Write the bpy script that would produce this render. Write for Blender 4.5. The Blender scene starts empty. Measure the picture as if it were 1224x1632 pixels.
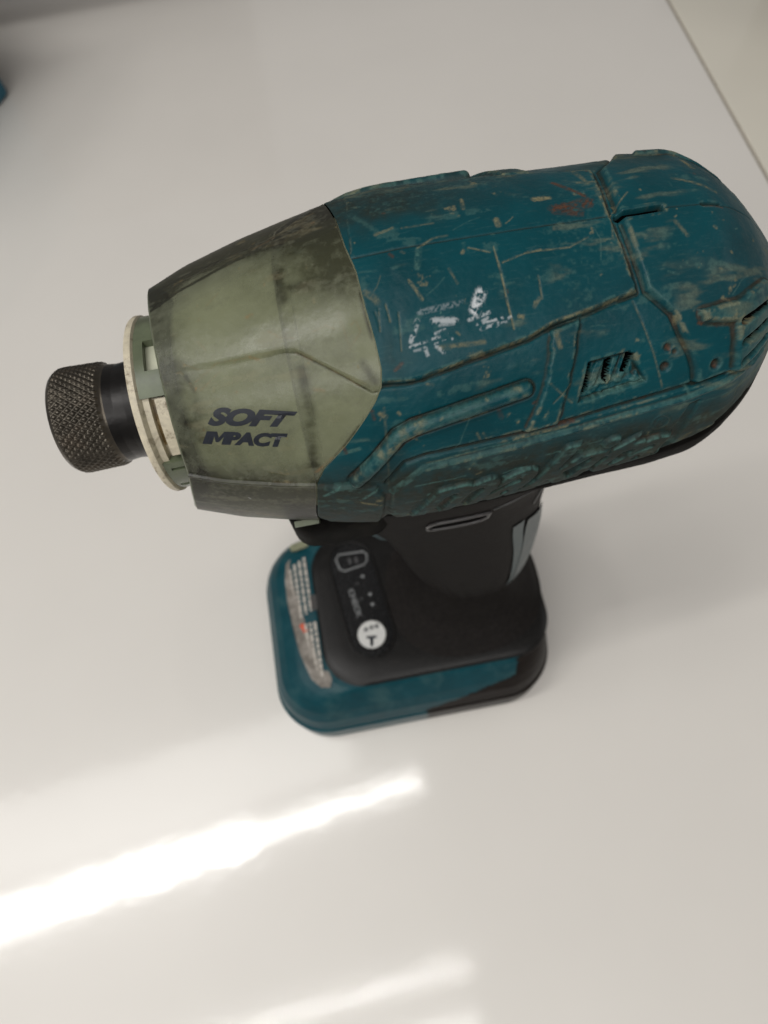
import bpy, bmesh, math, random
import numpy as np
from mathutils import Vector

random.seed(4)
rng = np.random.default_rng(11)
MM = 0.001
D2R = math.pi / 180.0
scene = bpy.context.scene
COL = scene.collection

# ------------------------------------------------------------------ camera
AX_Z = 210.0                                   # height of the motor axis above the table, mm
cam_d = bpy.data.cameras.new("camera")
cam_d.sensor_fit = 'HORIZONTAL'
cam_d.sensor_width = 3.66
cam_d.lens = 3.66 * 1100.0 / 1224.0
cam_d.clip_start = 0.01
cam_d.clip_end = 30.0
cam_d.dof.use_dof = True
cam_d.dof.focus_distance = 0.112
cam_d.dof.aperture_fstop = 3.0
cam = bpy.data.objects.new("camera", cam_d)
cam.location = (58.65 * MM, -80.8 * MM, 324.12 * MM)
cam.rotation_euler = (23.09 * D2R, 3.55 * D2R, -10.22 * D2R)
COL.objects.link(cam)
scene.camera = cam

# ------------------------------------------------------------------ light
world = bpy.data.worlds.new("World")
scene.world = world
world.use_nodes = True
bg = world.node_tree.nodes["Background"]
bg.inputs[0].default_value = (1.0, 0.97, 0.955, 1)
bg.inputs[1].default_value = 0.17
scene.view_settings.view_transform = 'Standard'
scene.view_settings.look = 'None'
scene.view_settings.exposure = 0.2
scene.view_settings.gamma = 1.0
scene.cycles.use_denoising = True
scene.cycles.max_bounces = 8


def ceiling_or_fill_lamp(name, a, b, width, radiance, z=2000.0, colour=(1, 0.98, 0.955)):
    """fluorescent fitting on the ceiling, from a to b (mm)"""
    ax, ay = a; bx, by = b
    L = math.hypot(bx - ax, by - ay)
    d = bpy.data.lights.new(name, 'AREA')
    d.shape = 'RECTANGLE'
    d.size = L * MM; d.size_y = width * MM
    d.color = colour
    d.energy = radiance * math.pi * (L * MM) * (width * MM)
    o = bpy.data.objects.new(name, d)
    o.location = ((ax + bx) / 2 * MM, (ay + by) / 2 * MM, z * MM)
    o.rotation_euler = (0, 0, math.atan2(by - ay, bx - ax))
    COL.objects.link(o)
    return o


ceiling_or_fill_lamp("ceiling_lamp", (38, 0), (-480, -64), 36, 26)
ceiling_or_fill_lamp("ceiling_lamp", (-490, -65), (-1500, -190), 66, 44)
ceiling_or_fill_lamp("ceiling_lamp", (-160, 175), (-1600, 30), 230, 2.6)
ceiling_or_fill_lamp("ceiling_lamp", (85, -505), (-1300, -600), 6, 60)
ceiling_or_fill_lamp("ceiling_lamp", (70, -665), (-1300, -790), 80, 9)
ceiling_or_fill_lamp("ceiling_lamp", (500, -820), (-1300, -980), 300, 5.5, z=1300)  # added unseen fill lamp behind the camera, hung low for falloff
ceiling_or_fill_lamp("ceiling_lamp", (-2050, -700), (-1950, 900), 420, 6)  # added fill lamp far left, out of view
ceiling_or_fill_lamp("ceiling_lamp", (2900, 600), (3000, -900), 300, 9)  # added fill lamp far right, out of view, evens out the table


# ------------------------------------------------------------------ helpers
def link(name, me, mat=None, parent=None):
    o = bpy.data.objects.new(name, me)
    COL.objects.link(o)
    if mat is not None and len(me.materials) == 0:
        me.materials.append(mat)
    if parent is not None:
        o.parent = parent
    return o


def mesh_from(name, V, F, mat=None, parent=None, smooth=True, normals=None, attrs=None, sharp=None):
    """V in mm (n,3); F (m,3|4) int array or list"""
    me = bpy.data.meshes.new(name)
    V = np.asarray(V, dtype=np.float32) * MM
    if isinstance(F, np.ndarray):
        n = F.shape[1]
        me.vertices.add(len(V)); me.vertices.foreach_set("co", V.ravel())
        me.loops.add(F.size); me.loops.foreach_set("vertex_index", F.astype(np.int32).ravel())
        me.polygons.add(len(F))
        me.polygons.foreach_set("loop_start", np.arange(0, F.size, n, dtype=np.int32))
        me.update(calc_edges=True)
        me.validate()
    else:
        me.from_pydata([tuple(map(float, v)) for v in V], [], F)
        me.update()
    if smooth:
        me.polygons.foreach_set("use_smooth", np.ones(len(me.polygons), dtype=bool))
    if attrs:
        for k, a in attrs.items():
            if a.ndim == 1:
                t = me.attributes.new(k, 'FLOAT', 'POINT'); t.data.foreach_set("value", a.astype(np.float32))
            else:
                t = me.attributes.new(k, 'FLOAT_COLOR', 'POINT'); t.data.foreach_set("color", a.astype(np.float32).ravel())
    if sharp is not None and smooth:
        me.set_sharp_from_angle(angle=sharp * D2R)
    if normals is not None:
        me.normals_split_custom_set_from_vertices(normals.astype(np.float32).tolist())
    return link(name, me, mat, parent)


def grid_faces(n, m, wrap=False):
    """quads of an n x m vertex grid (row major)"""
    i = np.arange(n - 1)[:, None]; j = np.arange(m if wrap else m - 1)[None, :]
    j2 = (j + 1) % m
    a = i * m + j; b = i * m + j2; c = (i + 1) * m + j2; d = (i + 1) * m + j
    return np.stack([a + 0 * b, b + 0 * a, c + 0 * a, d + 0 * a], -1).reshape(-1, 4)


def rounded(x0, x1, y0, y1, r, n=14):
    """rounded rectangle, counter-clockwise, 4*(n+1) points"""
    P = []
    for cx, cy, a0 in ((x1 - r, y1 - r, 0), (x0 + r, y1 - r, 90), (x0 + r, y0 + r, 180), (x1 - r, y0 + r, 270)):
        for k in range(n + 1):
            a = (a0 + 90 * k / n) * D2R
            P.append((cx + r * math.cos(a), cy + r * math.sin(a)))
    return np.array(P)


def resample_closed(P, n, start=0.0):
    Q = np.vstack([P, P[:1]]); s = np.r_[0, np.cumsum(np.hypot(*np.diff(Q, axis=0).T))]
    t = (np.arange(n) / n + start) % 1.0 * s[-1]
    return np.stack([np.interp(t, s, Q[:, 0]), np.interp(t, s, Q[:, 1])], 1)


def loft(secs, cap_top=True, cap_bot=False):
    """secs: list of (n,3) loops; returns V, F(list)"""
    n = len(secs[0]); V = np.vstack(secs); F = grid_faces(len(secs), n, True).tolist()
    if cap_top:
        V = np.vstack([V, secs[-1].mean(0)]); c = len(V) - 1; b = (len(secs) - 1) * n
        F += [[b + k, b + (k + 1) % n, c] for k in range(n)]
    if cap_bot:
        V = np.vstack([V, secs[0].mean(0)]); c = len(V) - 1
        F += [[(k + 1) % n, k, c] for k in range(n)]
    return V, F


def smooth_secs(keys, vals, zs):
    """monotone-ish cubic (Catmull-Rom) interpolation of section values"""
    keys = np.asarray(keys, float); vals = np.asarray(vals, float)
    m = np.gradient(vals, keys, axis=0)
    out = []
    for z in zs:
        i = int(np.clip(np.searchsorted(keys, z) - 1, 0, len(keys) - 2))
        h = keys[i + 1] - keys[i]; t = (z - keys[i]) / h
        h00 = 2 * t**3 - 3 * t**2 + 1; h10 = t**3 - 2 * t**2 + t; h01 = -2 * t**3 + 3 * t**2; h11 = t**3 - t**2
        out.append(h00 * vals[i] + h10 * h * m[i] + h01 * vals[i + 1] + h11 * h * m[i + 1])
    return np.array(out)


def up(a, shape):
    """smooth bilinear up-sampling of a small array"""
    n, m = shape
    y = np.linspace(0, a.shape[0] - 1.001, n); x = np.linspace(0, a.shape[1] - 1.001, m)
    yi = y.astype(int); xi = x.astype(int); fy = y - yi; fx = x - xi
    fy = fy * fy * (3 - 2 * fy); fx = fx * fx * (3 - 2 * fx)
    A = a[yi] * (1 - fy)[:, None] + a[yi + 1] * fy[:, None]
    return A[:, xi] * (1 - fx) + A[:, xi + 1] * fx


def fbm(shape, cell, octaves=4, stretch=(1, 1)):
    """value noise 0..1; cell in raster pixels"""
    out = np.zeros(shape); amp = 1.0; tot = 0
    for o in range(octaves):
        c = max(cell / 2**o, 1.5)
        n = max(int(shape[0] / (c * stretch[0])) + 3, 3); m = max(int(shape[1] / (c * stretch[1])) + 3, 3)
        out += amp * up(rng.random((n, m)), shape); tot += amp; amp *= 0.55
    out /= tot
    lo, hi = np.percentile(out[::7, ::7], (1, 99))
    return np.clip((out - lo) / (hi - lo), 0, 1)


def sstep(a, b, x):
    t = np.clip((x - a) / (b - a), 0, 1)
    return t * t * (3 - 2 * t)


def blur(a, k):
    for _ in range(2):
        for ax in (0, 1):
            p = np.pad(a, [(k, k) if i == ax else (0, 0) for i in (0, 1)], mode='edge')
            c = np.cumsum(p, axis=ax)
            c = np.concatenate([np.zeros_like(np.take(c, [0], ax)), c], ax)
            n = 2 * k + 1
            a = (np.take(c, range(n, c.shape[ax]), ax) - np.take(c, range(0, c.shape[ax] - n), ax)) / n
    return a


# ------------------------------------------------------------------ materials
def new_mat(name):
    m = bpy.data.materials.new(name); m.use_nodes = True
    nt = m.node_tree; b = nt.nodes["Principled BSDF"]
    return m, nt, b


def lin(r, g, b):
    f = lambda c: (c / 255 / 12.92) if c / 255 <= 0.04045 else ((c / 255 + 0.055) / 1.055) ** 2.4
    return (f(r), f(g), f(b), 1)


def N(nt, kind, **kw):
    n = nt.nodes.new(kind)
    for k, v in kw.items():
        if k.startswith('i_'):
            n.inputs[k[2:].replace('_', ' ')].default_value = v
        else:
            setattr(n, k, v)
    return n


def coords(nt, scale=1000.0, stretch=(1, 1, 1)):
    tc = N(nt, 'ShaderNodeTexCoord'); mp = N(nt, 'ShaderNodeMapping')
    mp.inputs['Scale'].default_value = tuple(scale * s for s in stretch)
    nt.links.new(tc.outputs['Object'], mp.inputs[0])
    return mp.outputs[0]


def noise(nt, vec, scale, detail=4, rough=0.55):
    n = N(nt, 'ShaderNodeTexNoise'); n.inputs['Scale'].default_value = scale
    n.inputs['Detail'].default_value = detail; n.inputs['Roughness'].default_value = rough
    nt.links.new(vec, n.inputs['Vector'])
    return n.outputs[0]


def ramp(nt, fac, a, b, ca=(0, 0, 0, 1), cb=(1, 1, 1, 1)):
    r = N(nt, 'ShaderNodeValToRGB'); e = r.color_ramp.elements
    e[0].position = a; e[0].color = ca; e[1].position = b; e[1].color = cb
    nt.links.new(fac, r.inputs[0])
    return r.outputs[0]


def mix(nt, fac, a, b):
    m = N(nt, 'ShaderNodeMix', data_type='RGBA')
    for sock, v in ((m.inputs['Factor'], fac), (m.inputs['A'], a), (m.inputs['B'], b)):
        if isinstance(v, (float, int, tuple)):
            sock.default_value = v
        else:
            nt.links.new(v, sock)
    return m.outputs['Result']


def fmul(nt, a, b, op='MULTIPLY'):
    m = N(nt, 'ShaderNodeMath', operation=op)
    for s, v in ((m.inputs[0], a), (m.inputs[1], b)):
        if isinstance(v, (float, int)):
            s.default_value = v
        else:
            nt.links.new(v, s)
    return m.outputs[0]


def bump(nt, h, strength, dist, bsdf, prev=None):
    b = N(nt, 'ShaderNodeBump'); b.inputs['Strength'].default_value = strength
    b.inputs['Distance'].default_value = dist
    nt.links.new(h, b.inputs['Height'])
    if prev is not None:
        nt.links.new(prev, b.inputs['Normal'])
    nt.links.new(b.outputs[0], bsdf.inputs['Normal'])
    return b.outputs[0]


def simple(name, colour, rough=0.5, tint=1.0, metal=0.0, var=0.25, cell=0.6, bmp=0.2, dirt=None, dirt_amt=0.3, coat=0.0, spec=0.5):
    """plain material with mottling, fine relief and optional dirt blotches"""
    m, nt, b = new_mat(name)
    v = coords(nt)
    n1 = noise(nt, v, cell, 5)
    dark = tuple(c * (1 - var) for c in colour[:3]) + (1,); light = tuple(min(1, c * (1 + var)) for c in colour[:3]) + (1,)
    c = mix(nt, ramp(nt, n1, 0.3, 0.7), dark, light)
    if dirt is not None:
        n2 = noise(nt, v, cell * 0.5, 8, 0.7)
        d = fmul(nt, ramp(nt, n2, 0.52, 0.68), dirt_amt)
        c = mix(nt, d, c, dirt)
    nt.links.new(c, b.inputs['Base Color'])
    b.inputs['Metallic'].default_value = metal
    b.inputs['Specular IOR Level'].default_value = spec
    r = N(nt, 'ShaderNodeMapRange'); r.inputs['To Min'].default_value = max(rough - 0.1, 0.02); r.inputs['To Max'].default_value = min(rough + 0.12, 1)
    nt.links.new(n1, r.inputs[0]); nt.links.new(r.outputs[0], b.inputs['Roughness'])
    b.inputs['Coat Weight'].default_value = coat
    b.inputs['Specular Tint'].default_value = (tint, tint, tint, 1)
    if bmp:
        bump(nt, noise(nt, v, 2.2, 5, 0.6), bmp, 0.0001, b)
    return m


def worn(name, base, base2, grime_tone_col, rough=0.42, trans=0.0, khaki=(132, 125, 94), scuff=(72, 108, 102), rust=(66, 42, 28), bmp=0.3, spec=0.22, blot=0.45):
    """body plastic: 'wear' attribute = khaki dust, light scuffs, brown rust, white print; 'grime' = grey film"""
    m, nt, b = new_mat(name)
    v = coords(nt)
    att = N(nt, 'ShaderNodeAttribute', attribute_name='wear')
    att2 = N(nt, 'ShaderNodeAttribute', attribute_name='grime')
    sep = N(nt, 'ShaderNodeSeparateColor'); nt.links.new(att.outputs['Color'], sep.inputs[0])
    big = noise(nt, v, 0.07, 4); fine = noise(nt, v, 1.6, 6, 0.7)
    c = mix(nt, ramp(nt, big, 0.3, 0.7), base, base2)
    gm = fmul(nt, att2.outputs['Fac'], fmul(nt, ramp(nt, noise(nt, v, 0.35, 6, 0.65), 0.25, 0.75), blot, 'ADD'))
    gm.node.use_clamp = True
    c = mix(nt, gm, c, grime_tone_col)
    tex = ramp(nt, fine, 0.25, 0.6)
    sc = mix(nt, tex, lin(*[int(k * 0.7) for k in scuff]), lin(*scuff))
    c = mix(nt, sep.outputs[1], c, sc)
    kh = mix(nt, tex, lin(*[int(k * 0.62) for k in khaki]), lin(*khaki))
    c = mix(nt, sep.outputs[0], c, kh)
    ru = mix(nt, tex, lin(*[int(k * 0.5) for k in rust]), lin(*[min(255, int(k * 1.35)) for k in rust]))
    c = mix(nt, sep.outputs[2], c, ru)
    c = mix(nt, att.outputs['Alpha'], c, lin(196, 200, 202))
    nt.links.new(c, b.inputs['Base Color'])
    hz = ramp(nt, noise(nt, coords(nt, 1000.0, (0.25, 1.6, 1.6)), 1.3, 7, 0.75), 0.55, 0.72)
    c = mix(nt, fmul(nt, hz, 0.13), c, lin(96, 122, 116))
    nt.links.new(c, b.inputs['Base Color'])
    r = fmul(nt, sep.outputs[0], 0.4); r = fmul(nt, r, fmul(nt, att2.outputs['Fac'], 0.22), 'ADD')
    r2 = fmul(nt, r, fmul(nt, fine, 0.12, 'ADD'), 'ADD'); r2.node.use_clamp = True
    r3 = fmul(nt, fmul(nt, fine, 0.14), rough - 0.07, 'ADD')
    nt.links.new(fmul(nt, r3, r, 'ADD'), b.inputs['Roughness'])
    p = bump(nt, fine, bmp, 0.00006, b)
    b.inputs['Specular IOR Level'].default_value = spec
    return m, nt, b, c


M_TEAL, *_ = worn("teal_plastic", lin(0, 67, 75), lin(0, 54, 61), lin(32, 40, 34))
M_BLACK = simple("black_rubber", lin(12, 11, 10), 0.6, var=0.25, dirt=lin(60, 56, 48), dirt_amt=0.2, bmp=0.4, spec=0.03, tint=0.3)
M_GRIP = simple("grip_rubber", lin(36, 34, 33), 0.5, var=0.2, dirt=lin(45, 42, 38), dirt_amt=0.2, bmp=0.3, spec=0.02, tint=0.3)
M_PLATE = simple("black_plastic", lin(19, 18, 17), 0.36, var=0.2, dirt=lin(42, 40, 36), dirt_amt=0.25, bmp=0.25, spec=0.25, tint=1.0)
M_BATT = simple("battery_plastic", lin(26, 21, 19), 0.45, var=0.2, dirt=lin(60, 52, 44), dirt_amt=0.3, bmp=0.3, spec=0.15, tint=0.4)
M_FOOT = simple("foot_teal_plastic", lin(0, 60, 69), 0.4, var=0.15, cell=0.15, dirt=lin(70, 92, 88), dirt_amt=0.35, bmp=0.25, spec=0.25)
M_GREYTEAL = simple("grey_teal_plastic", lin(42, 62, 66), 0.35, var=0.15, dirt=lin(110, 110, 100), dirt_amt=0.3)
M_CREAM = simple("aged_white_plastic", lin(200, 191, 168), 0.5, var=0.16, cell=0.9, dirt=lin(84, 64, 38), dirt_amt=0.95, bmp=0.3)
M_WHITE = simple("white_plastic", lin(200, 200, 196), 0.4, var=0.05)
M_INK = simple("dark_blue_ink", lin(20, 26, 36), 0.45, var=0.25, cell=1.0, bmp=0.0)
M_STEEL = simple("black_oxide_steel", lin(80, 75, 67), 0.32, metal=0.85, var=0.3, cell=0.35, dirt=lin(70, 54, 40), dirt_amt=0.35, bmp=0.3)
M_SHAFT = simple("blackened_steel", lin(24, 22, 21), 0.35, metal=0.5, var=0.3, cell=0.3, bmp=0.2)
M_CASE = simple("cast_aluminium", lin(188, 190, 170), 0.6, metal=0.0, var=0.12, cell=0.12, dirt=lin(70, 66, 44), dirt_amt=0.7, bmp=0.3)
M_DARK = simple("vent_dark_plastic", lin(7, 6, 6), 0.9, var=0.2, spec=0.05, tint=0.2)  # black stands in for the shade deep inside openings
M_LINE = simple("printed_grey_line", lin(120, 122, 122), 0.5, var=0.1, bmp=0)


def make_cover_mat():
    """smoky translucent bumper: worn tint over a part-transparent body, so the case behind shows through softly"""
    m, nt, b, c = worn("smoky_bumper", lin(152, 156, 132), lin(134, 138, 114), lin(37, 37, 26), rough=0.2,
                       khaki=(160, 142, 100), scuff=(150, 152, 132), rust=(112, 84, 56), bmp=0.15, spec=0.5, blot=0.9)
    tr = N(nt, 'ShaderNodeBsdfTransparent'); tr.inputs[0].default_value = (0.72, 0.74, 0.58, 1)
    ms = N(nt, 'ShaderNodeMixShader')
    att = N(nt, 'ShaderNodeAttribute', attribute_name='thin')
    nt.links.new(att.outputs['Fac'], ms.inputs[0])
    nt.links.new(b.outputs[0], ms.inputs[1]); nt.links.new(tr.outputs[0], ms.inputs[2])
    nt.links.new(ms.outputs[0], nt.nodes['Material Output'].inputs[0])
    return m


M_COVER = make_cover_mat()

# ------------------------------------------------------------------ the table
def table_mat(name, colour, gloss=1.0):
    m, nt, b = new_mat(name)
    v = coords(nt)
    n1 = noise(nt, v, 0.012, 3)
    c = mix(nt, ramp(nt, n1, 0.3, 0.7), tuple(k * 0.97 for k in colour[:3]) + (1,), colour)
    sp = ramp(nt, noise(nt, v, 0.5, 6, 0.7), 0.70, 0.78)
    c = mix(nt, fmul(nt, sp, 0.2), c, lin(120, 110, 96))
    nt.links.new(c, b.inputs['Base Color'])
    b.inputs['Roughness'].default_value = 0.36
    b.inputs['Specular IOR Level'].default_value = 0.5
    b.inputs['Coat Weight'].default_value = gloss
    b.inputs['Coat Roughness'].default_value = 0.085
    b.inputs['Coat IOR'].default_value = 1.5
    h = fmul(nt, noise(nt, v, 0.07, 2, 0.5), fmul(nt, noise(nt, v, 0.28, 2, 0.5), 0.14), 'ADD')
    bp = N(nt, 'ShaderNodeBump'); bp.inputs['Strength'].default_value = 0.45; bp.inputs['Distance'].default_value = 0.0001
    nt.links.new(h, bp.inputs['Height'])
    nt.links.new(bp.outputs[0], b.inputs['Coat Normal']); nt.links.new(bp.outputs[0], b.inputs['Normal'])
    return m


def slab(name, x0, x1, y0, y1, z0, z1, mat, bev=1.2, kind=None, parent=None):
    bm = bmesh.new()
    bmesh.ops.create_cube(bm, size=1)
    for v in bm.verts:
        v.co = Vector(((x0 + x1) / 2 + v.co.x * (x1 - x0), (y0 + y1) / 2 + v.co.y * (y1 - y0), (z0 + z1) / 2 + v.co.z * (z1 - z0))) * MM
    if bev:
        bmesh.ops.bevel(bm, geom=bm.edges[:], offset=bev * MM, segments=3, affect='EDGES', profile=0.5)
    me = bpy.data.meshes.new(name); bm.to_mesh(me); bm.free()
    me.polygons.foreach_set("use_smooth", np.array([p.area < 2e-3 and kind is None for p in me.polygons], dtype=bool))
    o = link(name, me, mat, parent)
    if kind:
        o['kind'] = kind
    return o


M_TABLE = table_mat("white_lacquered_board", lin(219, 215, 208))
M_TABLE2 = table_mat("cream_lacquered_board", lin(216, 211, 197), 0.6)
slab("table_top", -900, 334, -700, 900, -22, 0, M_TABLE, 0.8, 'structure')
slab("seam_filler", 334.1, 335.9, -699, 899, -20, -0.5, simple("grey_sealant", lin(150, 142, 128), 0.6), 0, 'structure')
slab("side_panel_top", 336, 900, -700, 900, -22, 0, M_TABLE2, 0.8, 'structure')
slab("floor", -3000, 3000, -3000, 3000, -760, -750, simple("floor_paint", lin(110, 104, 98), 0.6), 0, 'structure')

slab("overhead_shelf", -900, 30, 478, 800, 135, 155, simple("brown_shelf_board", lin(96, 74, 54), 0.6), 1.5, 'structure')  # unseen board, added to shade the far left corner of the table


def thing(name, label, cat, loc=(0, 0, 0), rz=0):
    o = bpy.data.objects.new(name, None); COL.objects.link(o)
    o.location = tuple(c * MM for c in loc); o.rotation_euler = (0, 0, rz)
    o.empty_display_size = 0.02
    o['label'] = label; o['category'] = cat
    return o


# blue-green plastic case whose corner reaches in at the left edge
case = thing("plastic_case", "blue-green plastic case cut off by the left edge of the picture, behind the power tool", "tool case",
             (-143, 438, 0), math.radians(-32))
M_BLUE = simple("blue_green_plastic", lin(4, 82, 102), 0.4, var=0.1)
slab("case_body", -240, 0, -150, 0, 0, 78, M_BLUE, 4, parent=case)
slab("case_lid", -241, 0.6, -151, 0.6, 79, 112, M_BLUE, 5, parent=case)
slab("latch", -150, -110, -155, -150, 62, 96, M_PLATE, 1.5, parent=case)
# dark case at the far right corner
blk = thing("black_box", "black box just showing in the top right corner, on the cream board beyond the seam", "box",
            (399, 399, 0), math.radians(-42))
slab("box_body", 0, 90, 0, 120, 0, 50, M_PLATE, 2, parent=blk)
slab("box_lid", -1, 91, -1, 121, 51, 62, M_PLATE, 2, parent=blk)

# ------------------------------------------------------------------ the power tool
tool = thing("impact_driver", "worn teal cordless impact driver with smoky nose cover, standing upright on the white table",
             "impact driver")

# profile of the head (body of revolution before relief), x along the motor axis, mm
PX = [20, 24, 33, 43.5, 52, 60, 70, 80, 90, 102, 113, 121, 125.2, 129.8, 134.5, 138.4, 140.9, 142.2, 142.8]
PR = [20, 21, 24.3, 27, 28.7, 30.2, 30.7, 30.4, 30, 29.3, 28.9, 27.9, 26.0, 22.8, 17.6, 13, 8.4, 4, 0.3]
_px = np.linspace(20, 142.8, 4000)
_pr = np.interp(_px, PX, PR)
_k = 75
_pp = np.concatenate([_pr[0] + (_pr[0] - _pr[1:_k + 1][::-1]), _pr, np.full(_k, 0.0)])
_ps = np.convolve(_pp, np.hanning(2 * _k + 1) / np.hanning(2 * _k + 1).sum(), 'valid')
_w = sstep(137, 140, _px)
_pr = _ps * (1 - _w) + _pr * _w
_s = np.r_[0, np.cumsum(np.hypot(np.diff(_px), np.diff(_pr)))]
_nx = -np.gradient(_pr, _s); _nr = np.gradient(_px, _s)
_nn = np.hypot(_nx, _nr); _nx /= _nn; _nr /= _nn
KD = 0.5236                                     # mm of skin per degree round the axis
TC = 87.0                                       # the parting line on top (the body leans 3 degrees)

PXM = 0.125                                     # raster pitch of the relief maps, mm
RX0, RX1 = 20.0, 148.0
TH0 = -72.0
NXR = int((RX1 - RX0) / PXM) + 1
NHF = int((TC - TH0) * KD / PXM) + 1            # folded half
RXg = RX0 + np.arange(NXR) * PXM
RTh = TH0 + np.arange(NHF) * PXM / KD
GX, GT = np.meshgrid(RXg, RTh)                  # rows: angle, cols: x
GV = GT * KD


def pl_dist(pts, X=None, V=None, widths=None):
    """distance of every raster cell to a polyline given as (x, deg)"""
    X = GX if X is None else X; V = GV if V is None else V
    best = np.full(X.shape, 1e9)
    for (xa, ta), (xb, tb) in zip(pts[:-1], pts[1:]):
        ya, yb = ta * KD, tb * KD
        dx, dy = xb - xa, yb - ya; L = dx * dx + dy * dy + 1e-9
        t = np.clip(((X - xa) * dx + (V - ya) * dy) / L, 0, 1)
        np.minimum(best, np.hypot(X - xa - t * dx, V - ya - t * dy), out=best)
    return best


def poly_sd(pts, X=None, V=None):
    """signed distance to a polygon (positive inside)"""
    X = GX if X is None else X; V = GV if V is None else V
    d = pl_dist(list(pts) + [pts[0]], X, V)
    inside = np.zeros(X.shape, bool)
    n = len(pts)
    for i in range(n):
        xa, ya = pts[i][0], pts[i][1] * KD; xb, yb = pts[(i + 1) % n][0], pts[(i + 1) % n][1] * KD
        if ya == yb:
            continue
        c = ((ya > V) != (yb > V)) & (X < (xb - xa) * (V - ya) / (yb - ya) + xa)
        inside ^= c
    return np.where(inside, d, -d)


# the seam between smoky nose cover and teal housing: x as a function of angle
SEAM_T = [-180, -60, -22.8, -3.8, 15.7, 23, 30.9, 39.5, 44, 48, 53, 61.7, 70.6, 82.6, 92, 106, 122, 128, 132, 140, 150, 160, 180]
SEAM_X = [47.5, 47.5, 47.9, 48.3, 49.8, 51.8, 56, 60, 62, 63.3, 63.8, 63.6, 63.1, 62.8, 61.9, 61.3, 60.1, 59.5, 58.5, 54, 50, 48.3, 47.5]


def seam(t):
    t = (np.asarray(t) + 180) % 360 - 180
    return np.interp(t, SEAM_T, SEAM_X)


# lines read off the tool: (x mm, degrees round the axis)
TOP_LOW = [(62.5, 49.3), (67.3, 48.3), (70.2, 48.7), (76.3, 50.8), (82.4, 52.5), (87.1, 54.0), (91.2, 56.6), (95.7, 57.8), (100.4, 60.0), (105.4, 61.7)]
TOP_R = [(105.0, 68.7), (104.4, 78.1), (104.2, 87.5)]
CAP_L = [(107.0, 61.6), (106.4, 70), (106.0, 78), (105.8, 88)]
DIAG = [(107.0, 61.6), (110.7, 53.4), (111.9, 47.0), (113.6, 40.0), (114.6, 34.5), (115.0, 28.6)]
BRAND = [(61.7, 13.8), (65.1, 21.4), (68.8, 23.2), (85.1, 23.8), (94.9, 25.0), (113.5, 28.4), (115.5, 28.3), (121.6, 30.1), (125.4, 31.7), (136, 37)]
BRAND2 = [(62.3, 9.4), (68.0, 18.6), (85, 20.2), (95, 21.5), (114.2, 24.6), (123.6, 27.5), (134, 33)]
STRIP = [(90.9, 55.5), (90.3, 48), (88.9, 38), (85.5, 23.8), (91.2, 24.6), (92.6, 34), (94.6, 48), (95.9, 57.3)]
RIB = [(56.8, 16.5), (64.8, 32.0), (67.5, 34.0), (76, 36.4), (86.0, 39.2)]
VENT = [(96.7, 43.5), (103.6, 44.4), (106.4, 33.3), (94.8, 30.7)]
BLOCK = [(48.6, 15.2), (59.9, 13.1), (61.0, 7.0), (59.4, -21.0), (53.9, -22.8), (49.6, -17), (48.0, -8)]
TEALBOT = [(40, -23), (47.9, -22.8), (59.6, -22.8), (60.9, -12.0), (62.4, -14.0), (66.4, -15.5), (78.2, -12.5), (90.2, -9.7), (103.5, -3.4), (117.4, 2.2), (125.6, 10), (133, 20), (139, 34), (146, 52)]
BRANDPOLY = [(62.2, 8.6), (68.2, 18.2)] + BRAND2[2:] + [(150, 45)] + [(146, 45), (139, 28), (133, 17), (125.6, 9.5), (117.4, 2.2), (103.5, -3.4), (90.2, -9.7), (78.2, -12.5), (66.4, -15.5), (62.4, -13.5), (61.2, -6)]

# --- regions (what part each patch of skin belongs to)
rid = np.zeros(GX.shape, np.int16)              # 0 side panel
sd_top = poly_sd([(40, 49.3)] + TOP_LOW + TOP_R + [(104.2, 100), (40, 100)])
sd_cap = poly_sd(CAP_L[::-1] + DIAG[1:] + [(122, 30.1), (126, 31.7), (136, 37), (150, 44), (150, 100), (105.8, 100)])
sd_brand = poly_sd(BRANDPOLY)
sd_strip = poly_sd(STRIP)
d_rib = pl_dist(RIB)
sd_vent = poly_sd(VENT)
sd_block = poly_sd(BLOCK)
tb = np.interp(GX, [p[0] for p in TEALBOT], [p[1] for p in TEALBOT])
below = (tb - GT) * KD                           # >0 below the teal edge
edge_noise = (fbm(GX.shape, 14, 3) - 0.5) * 0.35
rid[sd_strip > 0] = 3
rid[sd_top > 0] = 1
rid[sd_cap > 0] = 2
rid[d_rib < 1.15] = 4
rid[sd_brand > 0] = 5
rid[sd_block > 0] = 6
rid[below > 0] = 9

H = np.zeros(GX.shape)
H += 0.75 * sstep(-0.25, 0.45, sd_top + edge_noise)
H -= 0.35 * np.exp(-((sd_top + 0.45) / 0.3) ** 2)
H += 0.75 * sstep(-0.2, 0.7, sd_cap)
H -= 0.35 * np.exp(-((sd_cap + 0.4) / 0.35) ** 2)
H += 0.7 * sstep(-0.2, 0.5, sd_strip + edge_noise) * (1 - sstep(-0.2, 0.4, sd_top))
H += 1.6 * np.sqrt(np.clip(1 - (np.clip(d_rib + edge_noise * 0.4, 0, 9) / 1.3) ** 2, 0, 1)) * 0.9
H -= 0.3 * np.exp(-((d_rib - 1.45) / 0.3) ** 2)
d_br = pl_dist(BRAND)
H -= 0.75 * np.exp(-(d_br / 0.42) ** 2)
d_br2 = pl_dist(BRAND2)
H += 0.6 * sstep(-0.3, 0.4, sd_brand + edge_noise * 0.6)
H += 0.35 * np.exp(-(d_br2 / 0.4) ** 2)
H += 0.7 * sstep(-0.3, 0.5, sd_block + edge_noise * 0.5)
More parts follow.
